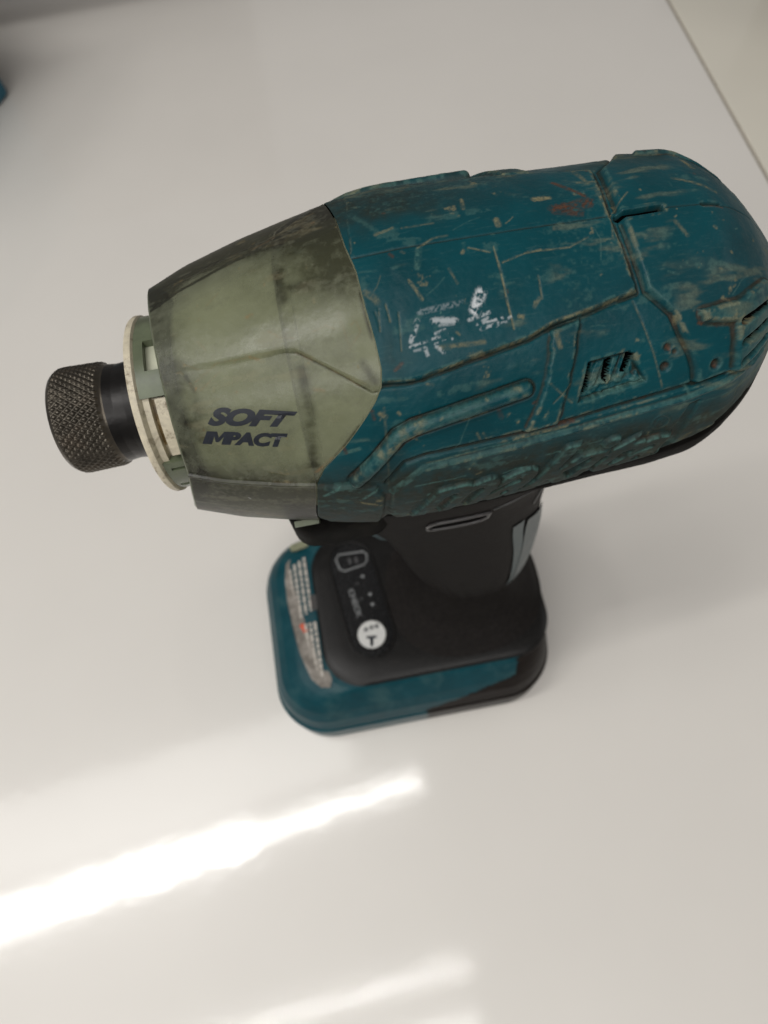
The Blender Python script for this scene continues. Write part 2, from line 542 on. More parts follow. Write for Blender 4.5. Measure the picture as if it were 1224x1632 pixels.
# slanted recess and louvre under the brand's right end
sl = poly_sd([(114.5, 21.5), (116.4, 22.4), (113.6, 2.5), (110.4, 1.5)])
H -= 0.45 * sstep(-0.3, 0.3, sl)
s2 = poly_sd([(121, 8.6), (127.5, 14.5), (128.2, 13), (121.4, 6.8)])
H -= 0.7 * sstep(-0.2, 0.2, s2)
s3 = poly_sd([(112.6, 0.8), (114.6, 1.6), (114.8, 0.2), (112.6, -0.6)])
H -= 0.6 * sstep(-0.2, 0.2, s3)
# vent: sunken mouth with three slanted louvres
H -= 1.3 * sstep(-0.1, 0.25, sd_vent)
fins = [((96.2, 31.5), (99.0, 43.2)), ((98.9, 32), (101.6, 43.6)), ((101.4, 32.5), (103.5, 43.0)), ((104.8, 31), (105.3, 36))]
fh = np.zeros(GX.shape)
for k, (a, b_) in enumerate(fins):
    d = pl_dist([a, b_]); fh = np.maximum(fh, 2.2 * (1 - sstep(0.4, 0.75, d)))
lo = 1 - sstep(33.0, 37.0, GT)                        # lower half of the mouth is choked with scuffed plastic
fh = np.maximum(fh, 1.9 * lo * (0.5 + 0.9 * fbm(GX.shape, 8, 3)))
H += np.where(sd_vent > 0, 0.45 * np.clip(fh, 0, 1.2) * sstep(0, 0.5, sd_vent), 0)
rid[(sd_vent > 0.05)] = 7
# rear bar, strip and louvre slits
BAR = [(114.6, 53.2), (121.4, 54.2), (128.6, 59.8), (131, 57.5), (129.8, 30), (126, 27.8), (121.0, 28.6), (120.6, 47.2), (115.0, 49.0)]
gaps = np.full(GX.shape, -9.0)
for g in ([(95.7, 33.5), (96.9, 42.5), (97.4, 42.9), (96.4, 33.9)], [(99.4, 36.4), (100.0, 42.3), (100.7, 42.7), (99.8, 35.8)], [(102.4, 38.2), (103.4, 43.6), (104.1, 43.2), (103.6, 38.4)]):
    gaps = np.maximum(gaps, poly_sd(g) + 0.12)
H -= 1.6 * sstep(-0.12, 0.12, gaps)
rid_open = gaps > 0
sd_bar = poly_sd(BAR)
H += 1.25 * sstep(-0.2, 0.6, sd_bar + edge_noise * 0.7)
for a, b_ in (((122.0, 47.0), (129.2, 50.5)), ((122.3, 40.2), (129.0, 43.6)), ((122.5, 33.6), (128.6, 37.4))):
    dslit = pl_dist([a, b_]); H -= 1.8 * np.exp(-(dslit / 0.6) ** 4); rid_open = rid_open | (dslit < 0.42)
rid[sd_bar > 0.1] = 8
rid_open |= (np.abs((GT - TC) * KD) < 0.5) & (GX > 105.4) & (GX < 112.4)
rid[rid_open] = 10  # gaps, slits and crown slot go black to paint in their deep shade
# rear dents, parting line and slot on the crown
for x, t, r, h in ((109.9, 43.3, .7, .5), (109.5, 37.0, .8, .7), (118.0, 34.6, .8, .9), (111, 41.5, .5, .3)):
    H -= h * np.exp(-(((GX - x) / r) ** 2 + ((GV - t * KD) / (r * 1.1)) ** 2) ** 2)
H -= 0.22 * np.exp(-((GT - TC) * KD / 0.16) ** 2) * (GX > 60)
H -= 1.6 * np.exp(-((GT - TC) * KD / 0.55) ** 6) * (sstep(104.9, 105.2, GX) * (1 - sstep(112.4, 112.9, GX)))
H -= 0.5 * np.exp(-((GT - TC) * KD / 0.32) ** 4) * (sstep(119, 119.4, GX) * (1 - sstep(122.6, 123, GX)))
# under the teal edge: rubber skirt, first a small groove, then swelling out
H = np.where(below > -0.3, H * (1 - sstep(-0.3, 0.3, below)), H)
H -= 0.5 * np.exp(-((below - 0.1) / 0.35) ** 2)
H += 0.45 * sstep(0.8, 3.0, below) * sstep(60, 80, GX)

# --- nose cover relief (left of the seam)
BMID = [(20, 67.5), (31.7, 67.2), (39.1, 65.3), (44.3, 64.9), (49.3, 64.4), (51.3, 63.6), (61.9, 47.7)]
BLOW = [(20, 23), (28.5, 20.8), (35.4, 18.0), (44.2, 16.2), (49.5, 15.4)]
bm_t = np.interp(GX, [p[0] for p in BMID], [p[1] for p in BMID])
bl_t = np.interp(GX, [p[0] for p in BLOW], [p[1] for p in BLOW])
dm = (GT - bm_t) * KD; dl = (bl_t - GT) * KD
HB = 0.55 * sstep(-0.9, 0.5, dm) * sstep(28, 46, GX) - 0.22 * np.exp(-((dm + 0.35) / 0.28) ** 2) * sstep(46, 52, GX)
HB += 0.35 * sstep(-0.2, 0.5, dl) + 0.35 * np.exp(-((dl - 0.1) / 0.35) ** 2)
isb = GX < seam(GT)

# --- embossed brand lettering, rasterised from the built-in typeface
def text_mesh(txt, size=1.0, offset=0.0, shear=0.0, spacing=1.0):
    cu = bpy.data.curves.new("t", 'FONT'); cu.body = txt; cu.size = size; cu.offset = offset; cu.shear = shear
    cu.space_character = spacing; cu.resolution_u = 4
    o = bpy.data.objects.new("t", cu); COL.objects.link(o)
    dg = bpy.context.evaluated_depsgraph_get(); dg.update()
    me = bpy.data.meshes.new_from_object(o.evaluated_get(dg))
    me.calc_loop_triangles()
    V = np.array([v.co[:] for v in me.vertices]).reshape(-1, 3)
    T = np.array([t.vertices[:] for t in me.loop_triangles]).reshape(-1, 3)
    bpy.data.objects.remove(o); bpy.data.curves.remove(cu); bpy.data.meshes.remove(me)
    return V[:, :2], T


def text_letters(txt, offset, shear, spacing=1.0):
    """list of (V, T) per letter, laid out in one line; total box normalised to 0..1"""
    whole, _ = text_mesh(txt, 1, offset, shear, spacing)
    x0, y0 = whole.min(0); x1, y1 = whole.max(0)
    out = []
    for k in range(len(txt)):
        V, T = text_mesh(txt[k], 1, offset, shear)
        if txt[k] == 'M':                             # heavy M drawn by hand
            lo_, hi_ = V.min(0), V.max(0); sh = 0.28 * (hi_[1] - lo_[1]); w_ = hi_[0] - lo_[0] - sh
            V = np.array([(lo_[0] + a * w_ + sh * b, lo_[1] + b * (hi_[1] - lo_[1])) for a, b in
                          ((0, 0), (0, 1), (.3, 1), (.5, .52), (.7, 1), (1, 1), (1, 0), (.77, 0), (.77, .62), (.58, .18), (.42, .18), (.23, .62), (.23, 0))])
            T = np.array([(0, 1, 11), (0, 11, 12), (1, 2, 11), (2, 3, 11), (3, 10, 11), (3, 9, 10), (3, 8, 9), (3, 4, 8), (4, 5, 8), (5, 6, 8), (6, 7, 8)])
        pre = text_mesh(txt[:k + 1], 1, offset, shear, spacing)[0]
        V[:, 0] += pre[:, 0].max() - V[:, 0].max()
        out.append((np.stack([(V[:, 0] - x0) / (x1 - x0), (V[:, 1] - y0) / (y1 - y0)], 1), T))
    return out


def quad_map(Q, uv):
    """Q: (x, deg) at bottom-left, bottom-right, top-right, top-left"""
    Q = np.array(Q, float); u = uv[:, :1]; v = uv[:, 1:2]
    return (1 - u) * (1 - v) * Q[0] + u * (1 - v) * Q[1] + u * v * Q[2] + (1 - u) * v * Q[3]


def raster_tris(P, T, mask, val):
    for t in T:
        a, b_, c = P[t]
        c0 = [(a[0] - RX0) / PXM, (b_[0] - RX0) / PXM, (c[0] - RX0) / PXM]
        r0 = [(q[1] - TH0) * KD / PXM for q in (a, b_, c)]
        i0, i1 = max(int(min(r0)), 0), min(int(max(r0)) + 2, mask.shape[0]); j0, j1 = max(int(min(c0)), 0), min(int(max(c0)) + 2, mask.shape[1])
        if i1 <= i0 or j1 <= j0:
            continue
        yy, xx = np.mgrid[i0:i1, j0:j1]
        def e(x1, y1, x2, y2): return (xx - x1) * (y2 - y1) - (yy - y1) * (x2 - x1)
        w0 = e(c0[0], r0[0], c0[1], r0[1]); w1 = e(c0[1], r0[1], c0[2], r0[2]); w2 = e(c0[2], r0[2], c0[0], r0[0])
        ins = ((w0 >= 0) & (w1 >= 0) & (w2 >= 0)) | ((w0 <= 0) & (w1 <= 0) & (w2 <= 0))
        mask[i0:i1, j0:j1][ins] = val


LET = np.zeros(GX.shape, np.int16)
for k, (V, T) in enumerate(text_letters("makita", 0.035, 0.42, 0.97)):
    raster_tris(quad_map([(65.0, -9.5), (111.6, -2.0), (113.6, 16.5), (67.4, 16.0)], V), T, LET, 20 + k)
RL = np.zeros(GX.shape, np.int16)
for V, T in text_letters("R", 0.01, 0):
    raster_tris(quad_map([(108.9, 15.2), (110.3, 15.4), (110.4, 18.4), (109.0, 18.2)], V), T, RL, 1)
dR = np.hypot(GX - 109.7, GV - 16.8 * KD)
HS = H - 0.6 * sstep(-0.2, 0.6, sd_bar); HS[(sd_vent > -0.6)] = 0.0                                    # far side: no lettering
LB = blur((LET > 0).astype(float), 1)
H += 0.8 * LB
H += 0.22 * blur((RL > 0).astype(float), 1) + 0.22 * np.exp(-((dR - 1.55) / 0.16) ** 2)
RID_FAR = rid.copy(); RID_FAR[RID_FAR == 7] = 0
rid = np.where((LET > 0) & (rid == 5), LET, rid)

H = np.where(isb, HB, H); HS = np.where(isb, HB, HS)

# --- full raster (near side rows, then the mirrored far side)
NFULL = 2 * NHF - 1
def unfold(a, b_):
    return np.vstack([a, b_[::-1][1:]])
HF = unfold(H, HS); RIDF = unfold(rid, np.where(RID_FAR > 0, RID_FAR + 50, 0))
FT = TH0 + np.arange(NFULL) * PXM / KD
FX, FTT = np.meshgrid(RXg, FT); FV = FTT * KD
shape = HF.shape
isbF = FX < seam(FTT)

# --- wear
n_f = fbm(shape, 9, 4); n_m = fbm(shape, 34, 4); n_b = fbm(shape, 150, 4)
n_s = fbm(shape, 16, 4, (1, 4))
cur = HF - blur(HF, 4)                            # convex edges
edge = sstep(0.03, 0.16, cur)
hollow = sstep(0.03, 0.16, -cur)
DUST = 0.5 * edge * (0.25 + 0.75 * sstep(14, 26, FTT)) * sstep(0.52, 0.72, n_m) * sstep(0.3, 0.6, n_f)
SCUF_LIT = 0.5 * edge * (0.3 + 0.7 * sstep(20, 26, FTT)) * sstep(0.35, 0.6, n_f) * (1 - 0.4 * sstep(0.5, 0.7, n_m))
RUST = 0.22 * hollow * sstep(0.6, 0.8, n_m)
WHITE = np.zeros(shape); DARK = np.zeros(shape)
n_x = fbm(shape, 4, 3)
DUST = np.maximum(DUST, 0.6 * sstep(0.80, 0.92, n_m * 0.55 + n_f * 0.3 + n_x * 0.15))
DUST = np.maximum(DUST, 0.25 * sstep(0.62, 0.9, n_s) * sstep(0.4, 0.7, n_b))
SCUF_LIT = np.maximum(SCUF_LIT, 0.35 * sstep(0.72, 0.85, n_s * 0.7 + n_f * 0.3))
def splat(pts, r, amt, target, tn=0.45, soft=0.35):
    """worn stroke along pts (x, deg), broken up by noise"""
    xs = [p[0] for p in pts]; ts = [p[1] for p in pts]
    pad = r * 2 + 0.8
    j0 = max(int((min(xs) - pad - RX0) / PXM), 0); j1 = min(int((max(xs) + pad - RX0) / PXM) + 1, shape[1])
    i0 = max(int(((min(ts) - TH0) * KD - pad) / PXM), 0); i1 = min(int(((max(ts) - TH0) * KD + pad) / PXM) + 1, shape[0])
    if i1 <= i0 or j1 <= j0:
        return
    sl_ = (slice(i0, i1), slice(j0, j1))
    d = pl_dist(pts, FX[sl_], FV[sl_])
    n = n_f[sl_] * 0.5 + n_x[sl_] * 0.5
    k = (1 - sstep(r * (1 - soft), r * (1 + soft) + 0.05, d + (n - 0.5) * r * 1.6)) * (tn + (1 - tn) * sstep(0.25, 0.6, n))
    target[sl_] = np.maximum(target[sl_], amt * np.clip(k, 0, 1))


STROKES = [('W',0.76,1,[80.9,69.0,79.5,64.4]),('W',0.23,0.9,[78.4,62.1,81.7,63.2]),('W',0.17,0.9,[79.2,60.5,83.7,61.0]),('W',0.23,0.8,[80.0,59.1,84.2,60.1]),('W',0.47,0.85,[73.0,63.7,76.3,62.7]),('W',0.35,0.8,[70.5,64.3,69.1,59.2]),('W',0.17,0.8,[68.7,57.7,71.3,58.4]),('W',0.17,0.8,[72.9,60.1,74.5,60.8]),('W',0.17,0.75,[72.3,58.8,74.7,59.3]),('W',0.15,0.7,[72.6,57.3,75.4,57.8]),('W',0.29,0.7,[71.0,56.6,71.2,54.7]),('W',0.29,0.7,[72.8,56.5,73.7,54.7]),('W',0.41,0.35,[71.1,66.7,77.8,67.2]),('W',0.23,0.6,[73.8,62.1,76.6,61.9]),('W',0.23,0.7,[80.2,60.9,81.3,61.8]),('W',0.17,0.7,[82.5,59.2,84.9,61.0]),('W',0.17,0.5,[69.3,56.4,70.5,56.6]),('D',0.15,1,[84.5,82.3,84.7,73.6,84.7,65.9,85.1,57.4]),('D',0.12,0.9,[80.6,83.3,83.8,80.7]),('D',0.13,0.9,[85.3,76.9,89.1,78.6,91.6,79.0]),('D',0.17,0.7,[72.9,86.1,75.7,88.6,77.9,88.7]),('L',0.41,0.7,[73.0,85.6,72.1,79.5]),('D',0.2,0.7,[70.4,76.4,71.9,70.1]),('D',0.12,0.8,[66.3,70.7,66.5,65.6]),('D',0.41,0.7,[86.2,92.1,86.2,89.7]),('D',0.23,0.7,[82.0,103.4,81.7,98.4]),('D',0.23,0.8,[79.7,82.5,79.5,81.9]),('D',0.17,0.7,[76.9,77.6,77.7,72.9]),('D',0.52,0.4,[63.6,75.2,65.0,72.3]),('D',0.09,0.8,[90.3,71.1,90.2,64.4]),('D',0.12,0.9,[89.6,78.9,96.2,78.3]),('D',0.09,0.6,[96.2,78.3,99.5,80.7]),('D',0.47,0.9,[93.3,98.1,95.6,98.1]),('R',0.93,0.95,[96.1,92.6,101.5,93.5]),('R',0.35,0.9,[97.6,105.5,101.4,96.5]),('K',0.64,0.8,[96.0,92.1,99.5,89.7]),('D',0.29,0.6,[116.9,99.9,123.2,93.3]),('D',0.47,0.8,[121.4,113.0,121.8,107.3]),('D',0.26,0.95,[103.8,98.0,104.2,80.9,104.8,67.0]),('R',0.23,0.9,[119.4,86.3,122.7,86.0]),('D',0.29,0.4,[113.8,81.4,115.0,76.2]),('D',0.23,0.6,[120.0,78.1,120.2,77.6]),('L',0.17,0.8,[110.7,65.9,112.2,64.6]),('D',0.23,0.5,[101.4,103.8,105.7,103.1]),('D',0.35,0.5,[101.9,114.9,103.0,102.8]),('L',0.35,0.5,[84.1,117.0,87.0,118.1]),('D',0.29,0.5,[67.1,93.8,69.8,95.0]),('L',0.47,0.35,[63.9,105.5,67.2,95.1]),('L',0.17,0.5,[61.5,82.3,65.9,81.2]),('D',0.17,0.5,[71.2,94.3,76.3,94.3]),('D',0.29,0.55,[73.2,56.0,80.2,55.4]),('R',0.29,0.6,[66.0,52.1,67.1,53.6]),('R',0.23,0.6,[68.5,85.7,68.9,84.6]),('D',0.17,0.8,[70.3,85.7,70.7,85.1]),('D',0.29,0.8,[86.2,60.7,86.8,60.3]),('D',0.23,0.5,[88.8,62.6,89.8,64.6]),('D',0.09,0.6,[65.1,69.8,64.7,63.5]),('D',0.09,0.5,[68.0,67.8,67.4,57.1]),('D',0.08,0.5,[64.5,69.1,64.8,64.4]),('D',0.23,0.75,[70.2,48.9,76.3,50.9,82.4,52.7,87.1,54.2,91.2,57.2,99.8,59.8,105.3,62.0]),('D',0.17,0.6,[63.9,49.5,68.6,48.5]),('D',0.1,0.7,[104.7,59.3,107.5,42.2,109.3,29.8]),('L',0.12,0.6,[105.5,85.1,106.2,72.6,106.9,62.0]),('D',0.29,0.75,[63.0,28.8,66.3,31.4,70.5,32.7]),('L',0.29,0.6,[57.8,22.1,64.9,34.5,69.7,36.6,86.2,40.7]),('D',0.29,0.5,[75.7,33.5,79.4,34.7]),('D',0.29,0.8,[62.4,40.1,63.2,38.8]),('K',0.23,0.9,[61.3,41.3,61.4,38.8]),('L',0.29,0.9,[54.7,28.0,58.1,29.4]),('K',0.23,0.9,[55.7,30.3,55.9,28.3]),('L',0.29,0.9,[50.8,10.2,53.7,13.9]),('L',0.23,0.8,[57.4,7.7,59.8,11.9]),('R',0.29,0.7,[50.3,21.3,53.5,26.7]),('D',0.41,0.95,[122.4,46.5,124.3,47.6]),('R',0.29,0.9,[114.5,49.1,115.1,48.7]),('D',0.35,0.6,[91.6,53.8,92.0,50.1]),('D',0.09,0.7,[90.0,39.7,93.8,31.3]),('D',0.09,0.6,[93.4,37.9,90.4,33.3]),('R',0.35,0.7,[89.1,24.3,94.3,24.1]),('D',0.23,0.7,[83.9,22.4,93.2,23.1]),('L',0.35,0.9,[96.0,30.7,105.9,33.9]),('L',0.29,0.7,[96.3,36.0,97.4,30.1]),('L',0.23,0.8,[99.5,33.6,102.2,34.1]),('K',0.35,0.8,[109.8,43.6,110.2,42.2]),('K',0.35,0.9,[109.3,36.8,109.8,37.3]),('R',0.35,0.8,[117.9,35.1,118.2,33.7]),('L',0.29,0.8,[114.8,51.9,121.9,53.0,128.6,56.8]),('L',0.41,0.8,[124.9,48.2,127.8,42.4]),('L',0.29,0.7,[121.2,45.6,127.2,47.2]),('L',0.29,0.7,[121.7,37.9,127.0,39.2]),('L',0.35,0.7,[121.4,30.1,126.7,30.1]),('D',0.23,0.7,[121.1,30.0,122.8,28.1]),('L',0.17,0.9,[66.4,11.1,69.6,11.7,73.5,11.5]),('L',0.17,0.8,[73.6,11.8,75.2,11.8]),('L',0.17,0.85,[82.0,8.6,84.2,9.8,87.4,9.4]),('L',0.15,0.8,[89.8,13.4,91.9,13.6]),('L',0.15,0.8,[93.3,10.4,95.0,10.4]),('L',0.15,0.8,[97.1,13.9,99.3,14.0]),('L',0.15,0.8,[101.8,14.1,103.8,14.5]),('L',0.15,0.8,[105.4,10.0,109.8,10.7]),('L',0.17,0.8,[67.9,19.3,75.3,21.1,81.8,21.4,92.7,21.9,103.7,23.2,114.2,25.0,123.6,28.0]),('D',0.17,0.5,[68.8,20.1,77.4,21.0]),('D',0.17,0.7,[73.5,10.8,76.5,9.5]),('L',0.23,0.7,[113.2,30.0,114.5,24.1]),('L',0.17,0.5,[116.2,21.1,124.2,22.2]),('D',0.17,0.5,[63.2,41.8,61.9,10.2]),('D',0.17,0.5,[78.6,27.4,79.2,24.7]),('K',0.35,0.5,[81.5,33.9,81.9,31.5]),('D',0.17,0.6,[77.6,27.8,78.2,24.7]),('D',0.29,0.6,[53.0,8.0,59.3,3.2]),('D',0.17,0.7,[70.4,46.6,71.4,45.9]),('R',0.29,0.7,[44.6,77.9,45.4,78.1]),('R',0.23,0.6,[43.5,65.2,45.7,62.6]),('R',0.23,0.7,[52.9,50.9,54.4,49.8]),('K',0.09,0.6,[46.7,106.1,50.9,108.4]),('B',0.08,0.6,[60.5,66.9,61.3,68.1,61.8,64.6,60.2,61.5]),('B',0.08,0.5,[54.6,67.7,56.7,68.6,58.0,67.0]),('B',0.08,0.5,[47.7,71.2,49.5,68.2,51.5,67.2]),('B',0.08,0.5,[35.7,75.2,37.0,70.7]),('B',0.08,0.5,[33.9,60.6,38.2,65.4]),('B',0.08,0.5,[34.6,57.3,38.4,62.5]),('B',0.08,0.5,[38.2,65.4,44.0,64.6]),('B',0.08,0.4,[32.4,68.7,35.3,64.5]),('B',0.07,0.5,[38.1,87.8,40.4,91.2]),('B',0.35,0.35,[32.7,63.6,33.5,57.1]),('B',0.93,0.6,[50.8,90.0,50.8,80.3]),('B',0.81,0.4,[51.0,83.6,54.9,82.5]),('B',0.93,0.5,[51.5,57.3,51.5,43.2,50.1,24.7]),('B',1.28,0.3,[33.1,53.6,32.4,38.6]),('L',0.12,0.7,[41.5,23.7,44.6,22.2]),('D',0.12,0.7,[42.4,22.4,44.9,20.6]),('D',0.23,0.5,[49.9,111.9,57.9,115.6]),('D',0.12,0.5,[53.5,110.5,54.4,111.4]),('W',0.12,0.6,[37.2,8.2,37.4,7.3]),('K',0.29,0.6,[37.0,-7.9,41.4,-11.1]),('B',0.7,0.5,[61.3,55.6,62.7,49.6]),('K',0.12,0.6,[56.8,54.9,59.0,51.8]),('K',0.12,0.4,[52.0,62.6,56.8,54.9]),('D',0.12,0.7,[55.4,30.1,49.1,17.4]),('B',0.08,0.4,[59.0,71.4,59.8,59.8]),('D',0.08,0.5,[55.4,90.0,55.4,88.3])]

TG = {'W': WHITE, 'D': DUST, 'L': SCUF_LIT, 'R': RUST, 'K': DARK}  # L strokes along the letter tops paint lit edges too
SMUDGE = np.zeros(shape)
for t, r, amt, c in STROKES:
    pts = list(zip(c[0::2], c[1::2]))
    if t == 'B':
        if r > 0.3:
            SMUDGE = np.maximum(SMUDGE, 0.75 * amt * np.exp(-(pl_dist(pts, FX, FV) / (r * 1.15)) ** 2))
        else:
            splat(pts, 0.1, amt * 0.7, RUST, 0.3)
    elif t == 'W':
        splat(pts, max(r * 1.1, 0.15), amt * (0.7 if r < 0.5 else 0.95), WHITE, -0.55 if r < 0.5 else -0.15)
    else:
        splat(pts, max(r * (0.9 if r < 0.2 else 1.1), 0.10), amt * (0.75 if r < 0.2 else 0.95), TG[t], 0.2)
        if t == 'D' and r < 0.16:
            s_ = np.zeros(shape); splat(pts, 0.12, 1, s_, 1); HF -= 0.07 * s_
# loose scratches and nicks all round
for k in range(28):
    x = rng.uniform(24, 138); t = rng.uniform(-20, 190); a = rng.normal(0.1, 0.7) if k % 3 else rng.uniform(0, 3.14)
    L = rng.exponential(1.6) + 0.4
    pts = [(x, t), (x + L * math.cos(a), t + L * math.sin(a) / KD), (x + 1.8 * L * math.cos(a + rng.normal(0, .2)), t + 1.8 * L * math.sin(a + rng.normal(0, .2)) / KD)]
    splat(pts, 0.05 + 0.05 * rng.random(), rng.uniform(0.2, 0.7), DUST if k % 2 else SCUF_LIT, 0.3)
for k in range(130):
    x = rng.uniform(24, 138); t = rng.uniform(-20, 190)
    splat([(x, t), (x + rng.normal(0, .3), t + rng.normal(0, .5))], rng.uniform(0.06, 0.2), rng.uniform(0.3, 0.9), (DUST, SCUF_LIT, DUST, RUST)[k % 4], 0.5)
# dull grey film: brand side, crown front, hollows
GR = 0.95 * (1 - sstep(12, 27, FTT)) + 0.95 * sstep(150, 162, FTT)
GR = np.maximum(GR, 0.75 * sstep(84, 104, FTT) * (1 - sstep(68, 92, FX)) * sstep(0.25, 0.7, n_b))
GR = np.maximum(GR, 0.55 * sstep(104, 122, FTT) * sstep(0.3, 0.7, n_b))
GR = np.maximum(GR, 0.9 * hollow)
SCUF_LIT = np.maximum(SCUF_LIT, 0.30 * sstep(0.5, 0.75, n_b) * sstep(0.45, 0.8, n_x * 0.6 + n_s * 0.4) * (1 - 0.9 * sstep(103, 107, FX)))
GR = np.maximum(GR, 0.55 * (1 - sstep(0.0, 5.0, np.abs(FX - 66.0) + np.abs(FTT - 55) * 0.3)) * n_m)
feat = np.isin(RIDF, [4, 8, 54, 58]) | ((np.abs(unfold(d_br2, d_br2)) < 0.5))
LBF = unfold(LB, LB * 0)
vf = unfold(sd_vent, sd_vent * 0 - 9)
SCUF_LIT = np.maximum(SCUF_LIT, 0.7 * (vf > 0.1) * sstep(0.3, 0.6, n_f) * (1 - sstep(36, 41, FTT)))
HF = HF + 0.5 * (n_f - 0.4) * (vf > 0.1) * (1 - sstep(36, 40, FTT))
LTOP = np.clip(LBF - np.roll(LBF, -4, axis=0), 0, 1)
SCUF_LIT = np.maximum(SCUF_LIT, 0.75 * sstep(0.3, 0.9, LTOP) * sstep(0.15, 0.5, n_f))  # pale upper letter edges paint in the light they catch, with wear
GR = np.maximum(GR, 0)
nearslot = (np.abs((FTT - TC) * KD) < 1.2) & (FX > 104.8) & (FX < 113)
DUST[nearslot] *= 0.2; SCUF_LIT[nearslot] *= 0.3
SCUF_LIT = np.maximum(SCUF_LIT, 0.45 * feat * sstep(0.25, 0.6, n_f * 0.5 + n_s * 0.5))
low = 1 - 0.8 * (1 - sstep(16, 24, FTT)) * (n_m < 0.8)
DUST *= low
RIMB = (RIDF == 9) | (RIDF == 59)
BODYW = {'DUST': DUST, 'SCUF': SCUF_LIT, 'RUST': np.maximum(RUST, DARK * 0.9), 'WHITE': WHITE}
BODYW['DUST'] = np.clip(DUST * (1 - 0.75 * DARK), 0, 1)
BODYW['SCUF'] = np.clip(SCUF_LIT * (1 - DARK), 0, 1)
# nose cover tone: darker towards the crown edge and the bottom, smudges of what is inside
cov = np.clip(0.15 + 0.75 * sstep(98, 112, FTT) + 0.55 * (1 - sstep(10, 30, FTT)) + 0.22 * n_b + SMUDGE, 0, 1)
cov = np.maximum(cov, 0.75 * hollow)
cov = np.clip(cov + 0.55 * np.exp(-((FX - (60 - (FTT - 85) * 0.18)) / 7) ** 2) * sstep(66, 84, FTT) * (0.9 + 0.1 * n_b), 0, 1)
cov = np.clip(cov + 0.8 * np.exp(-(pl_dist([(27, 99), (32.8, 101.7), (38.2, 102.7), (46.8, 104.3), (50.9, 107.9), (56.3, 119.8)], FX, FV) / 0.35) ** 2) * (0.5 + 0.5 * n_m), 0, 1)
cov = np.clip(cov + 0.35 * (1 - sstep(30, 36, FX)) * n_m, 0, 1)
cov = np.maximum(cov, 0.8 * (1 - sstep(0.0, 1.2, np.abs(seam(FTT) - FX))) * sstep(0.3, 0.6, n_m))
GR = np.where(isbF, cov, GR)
for kk in ('DUST', 'SCUF'):
    BODYW[kk] = np.where(isbF, BODYW[kk] * 0.55, BODYW[kk])
HF *= np.where(isbF, 1, 1 - 0.55 * sstep(119, 131, FX))
HF += ((n_f - 0.5) * 0.05 + (n_m - 0.5) * 0.10 * (0.3 + 0.7 * sstep(16, 26, FTT))) * np.where(isbF, 0.35, 1) - 0.05 * DUST * n_f


def samp(A, x, t):
    j = np.clip((x - RX0) / PXM, 0, A.shape[1] - 1.001); i = np.clip((t - TH0) * KD / PXM, 0, A.shape[0] - 1.001)
    i0 = i.astype(int); j0 = j.astype(int); fi = i - i0; fj = j - j0
    return (A[i0, j0] * (1 - fi) * (1 - fj) + A[i0 + 1, j0] * fi * (1 - fj) + A[i0, j0 + 1] * (1 - fi) * fj + A[i0 + 1, j0 + 1] * fi * fj)


def skin(s, t, lift=0.0, relief=True):
    """profile length s (mm) and angle t (deg) -> points on the body, and x"""
    x = np.interp(s, _s, _px); r = np.interp(s, _s, _pr); nx = np.interp(s, _s, _nx); nr = np.interp(s, _s, _nr)
    h = (samp(HF, x, t) * np.clip(r / 8, 0, 1) if relief else 0) + lift
    X = x + nx * h; Rr = np.maximum(r + nr * h, 0.05)
    return np.stack([X, -Rr * np.cos(t * D2R), AX_Z + Rr * np.sin(t * D2R)], -1), x


def s_of_x(x):
    return np.interp(x, _px, _s)


def grid_normals(P, flip=1):
    du = np.gradient(P, axis=0); dv = np.gradient(P, axis=1)
    n = np.cross(du, dv); n /= np.linalg.norm(n, axis=-1, keepdims=True) + 1e-9
    return n * flip


th = np.r_[np.arange(-116, -48, 4.0), np.arange(-48, 146, 0.3), np.arange(146, 222, 0.9), np.arange(222, 244.1, 4.0)]
th[-1] = 244.0
th = np.unique(np.round(th, 4))


FRONT_T = [-180, -150, -60, -26, -12, 18, 41, 59, 77, 99, 115, 136, 160, 180]
FRONT_X = [26, 24.4, 24.2, 24.2, 25.6, 28.0, 28.4, 28.4, 28.1, 27.4, 26.6, 25.2, 26, 26]


def front_x(t):
    return np.interp((np.asarray(t) + 180) % 360 - 180, FRONT_T, FRONT_X)


